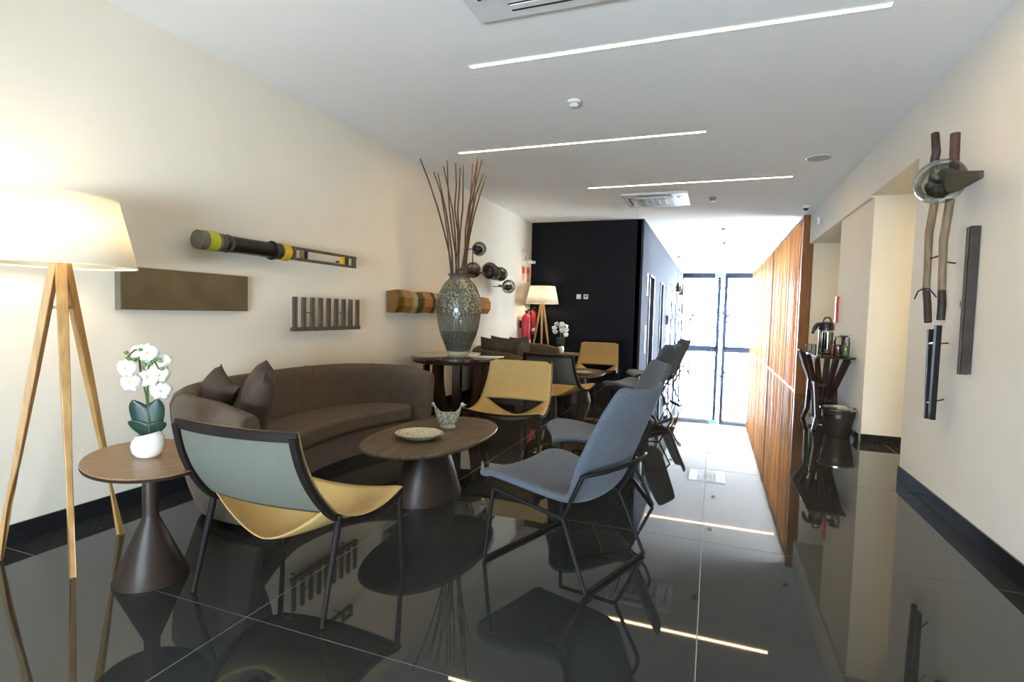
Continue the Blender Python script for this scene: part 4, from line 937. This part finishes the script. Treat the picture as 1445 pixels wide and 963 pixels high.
bm = nb(); loft(bm, [[c0+Vector((x, -0.06, z)) for x, z in ((-0.03, 0.0), (0.03, 0.0), (0.03, 0.07), (-0.03, 0.07))],
                     [c0+Vector((x, -0.22, z)) for x, z in ((-0.03, -0.11), (0.03, -0.11), (0.03, 0.01), (-0.03, 0.01))],
                     [c0+Vector((x, -0.58, z)) for x, z in ((-0.012, -0.115), (0.012, -0.115), (0.012, -0.075), (-0.012, -0.075))]])
obj('beak', bm, mat('green_black_wood', (0.045, 0.05, 0.03), 0.6, bump=0.3), t, smooth=False, bevel=0.003)
t = thing('angled_bar_sculpture', 'long dark angled wooden bar hung upright on the right wall', 'sculpture', (1.486, 4.09, 1.0))
bm = nb(); box2(bm, (-0.050, -0.022, -0.015), (0.0, 0.0, 0.89)); obj('front_bar', bm, OLDWOOD, t, smooth=False, bevel=0.003)
bm = nb(); box2(bm, (-0.042, -0.040, -0.01), (0.010, -0.022, 0.895)); obj('rear_bar', bm, DARKWD, t, smooth=False, bevel=0.003)
bm = nb(); box2(bm, (-0.058, -0.024, 0.40), (-0.054, -0.004, 0.44)); obj('inlay', bm, DRIFT, t, smooth=False)
bm = nb(); box2(bm, (0.0, -0.018, 0.2), (0.0135, -0.004, 0.24)); box2(bm, (0.0, -0.018, 0.7), (0.0135, -0.004, 0.74)); obj('wall_bracket', bm, STEEL, t, smooth=False)

# ================================================================== COFFEE STATION
t = thing('console_table', 'narrow glass topped console on dark branching wooden legs', 'table', (1.30, 7.55, 0))
bm = nb(); box2(bm, (-0.19, -0.70, 0.880), (0.20, 0.72, 0.893)); obj('glass_top', bm, TOPGLASS, t, smooth=False)
bm = nb(); box2(bm, (-0.19, -0.70, 0.868), (0.19, -0.45, 0.879)); box2(bm, (-0.15, -0.45, 0.868), (0.15, 0.65, 0.879)); obj('top_board', bm, WENGE, t, smooth=False)
br = [(-0.10, 0.30, 0.50), (-0.02, 0.10, 0.28), (0.02, -0.10, -0.15), (0.06, -0.30, -0.45)]
k = 0
for x, y0, y1 in ((-0.14, 0.10, 0.62), (-0.10, 0.02, 0.40), (-0.04, -0.04, 0.16), (0.02, -0.08, -0.14), (0.06, -0.16, -0.40), (0.12, -0.22, -0.62)):
    pts = [(x*0.4, y0, 0.05), (x*0.45, y0, 0.38), (x*1.15, y1, 0.869)]
    bm = nb(); bar(bm, pts, 0.050, 0.085, Vector((1, 0, 0))); obj('branch_leg', bm, WENGE, t, smooth=False)
for s, yy in ((-1, -0.42), (1, 0.42)):
    bm = nb(); bar(bm, [(-0.13, yy, 0.0015), (-0.09, yy*0.85, 0.16), (-0.10, yy*0.5, 0.55)], 0.045, 0.075, Vector((1, 0, 0))); obj('foot_post', bm, WENGE, t, smooth=False)
    bm = nb(); bar(bm, [(0.13, yy, 0.0015), (0.09, yy*0.85, 0.16), (0.10, yy*0.5, 0.55)], 0.045, 0.075, Vector((1, 0, 0))); obj('foot_post', bm, WENGE, t, smooth=False)
bm = nb(); box2(bm, (-0.09, -0.26, 0.05), (0.09, 0.24, 0.10)); box2(bm, (-0.10, -0.24, 0.50), (0.10, 0.22, 0.54)); obj('cross_beam', bm, WENGE, t, smooth=False)
# airpot
TZ = 0.8935
t = thing('airpot', 'steel coffee airpot with black lid on the console table', 'flask', (1.33, 7.62, TZ), R(200))
bm = nb(); lathe(bm, [(0.078, 0.0), (0.082, 0.008), (0.082, 0.27), (0.078, 0.285)], n=32); obj('steel_body', bm, CHROME, t)
bm = nb(); lathe(bm, [(0.086, 0.283), (0.088, 0.31), (0.074, 0.375), (0.05, 0.385)], n=32); obj('lid', bm, DARKP, t)
bm = nb(); tube(bm, catmull([(0.05, 0, 0.35), (0.11, 0, 0.345), (0.15, 0, 0.29), (0.165, 0, 0.235)], 4), [0.030]*5+[0.026]*4+[0.018]*4, 10); obj('spout', bm, DARKP, t)
bm = nb(); tube(bm, catmull([(-0.05, 0, 0.37), (-0.04, 0, 0.43), (0.02, 0, 0.435), (0.05, 0, 0.38)], 4), 0.010, 8); obj('carry_handle', bm, DARKP, t)
bm = nb(); lathe(bm, [(0.084, 0.0), (0.086, 0.012)], n=32); obj('foot_ring', bm, DARKP, t)
def jar(loc, r, h, fill, lidm, label, name='jar'):
    t = thing(name, label, 'jar', loc, 0, 'jars on the console table')
    bm = nb(); lathe(bm, [(r*0.95, 0.001), (r, 0.008), (r, h*0.82), (r*0.8, h*0.93), (r*0.8, h)], n=24); obj('glass', bm, PALEGLASS, t)
    if fill: bm = nb(); lathe(bm, [(r*0.9, 0.006), (r*0.93, 0.012), (r*0.93, h*0.62)], n=24); obj('contents', bm, fill, t)
    if lidm: bm = nb(); lathe(bm, [(r*0.86, h), (r*0.88, h+0.022)], n=24); obj('lid', bm, lidm, t)
jar((1.36, 7.34, TZ), 0.033, 0.17, mat('orange_fill', (0.45, 0.10, 0.02), 0.5), None, 'slim orange filled glass left of the dark jar')
jar((1.40, 7.26, TZ), 0.048, 0.20, REDWINE, mat('cork', (0.42, 0.27, 0.14), 0.8), 'dark brown filled jar with cork lid')
jar((1.44, 7.08, TZ), 0.042, 0.19, GREENOIL, PALEGLASS, 'green filled jar at the right end of the console')
t = thing('tall_glass_holder', 'tall dark dispenser with a flat round cap between the jars', 'dispenser', (1.44, 7.18, TZ))
bm = nb(); lathe(bm, [(0.03, 0.0), (0.03, 0.01), (0.010, 0.02), (0.010, 0.21), (0.05, 0.225), (0.05, 0.232)], n=20); obj('stem', bm, DARKWD, t)
bm = nb(); lathe(bm, [(0.022, 0.02), (0.026, 0.15)], n=16); obj('glass_sleeve', bm, PALEGLASS, t)
t = thing('glass_jug', 'tall clear straight glass jug in front of the airpot', 'jug', (1.31, 7.40, TZ))
bm = nb(); lathe(bm, [(0.055, 0.001), (0.058, 0.01), (0.058, 0.26), (0.055, 0.26), (0.054, 0.015), (0.004, 0.012)], n=28); obj('glass', bm, PALEGLASS, t)
bm = nb(); lathe(bm, [(0.051, 0.014), (0.051, 0.05)], n=24); obj('contents', bm, mat('amber_tea', (0.25, 0.16, 0.08), 0.4), t)
for k, (x, y) in enumerate(((1.18, 7.86), (1.22, 7.74))):
    t = thing('drinking_glass', ['far upturned drinking glass at the left end of the console', 'near upturned drinking glass at the left end of the console'][k], 'glass', (x, y, TZ), 0, 'glasses on the console table')
    bm = nb(); lathe(bm, [(0.036, 0.001), (0.030, 0.10), (0.027, 0.10), (0.033, 0.004)], n=20); obj('tumbler', bm, PALEGLASS, t)
# bin
t = thing('waste_bin', 'dark brown tapered waste bin with bright rim by the console', 'bin', (1.37, 6.90, 0))
bm = nb(); lathe(bm, [(0.118, 0.001), (0.122, 0.01), (0.172, 0.315), (0.166, 0.315), (0.118, 0.02), (0.01, 0.015)], n=36); obj('bucket', bm, mat('brown_bin', (0.032, 0.024, 0.018), 0.5), t)
bm = nb(); lathe(bm, [(0.172, 0.300), (0.184, 0.304), (0.186, 0.322), (0.168, 0.326), (0.164, 0.31)], n=36); obj('rim', bm, CHROME, t)
bm = nb(); lathe(bm, [(0.163, 0.22), (0.163, 0.30)], n=30, cap=False); obj('liner', bm, DARKP, t)
# red plaque
t = thing('red_wall_plaque', 'slim red vertical plaque on the pillar edge behind the airpot', 'sign', (XR+0.03, 8.05, 1.27))
bm = nb(); box2(bm, (-0.035, -0.045, 0), (0.0, 0.045, 0.34)); obj('plaque', bm, REDD, t, smooth=False, bevel=0.003)
bm = nb(); box2(bm, (0.0, -0.02, 0.1), (0.02, 0.02, 0.24)); obj('mount', bm, STEEL, t, smooth=False)
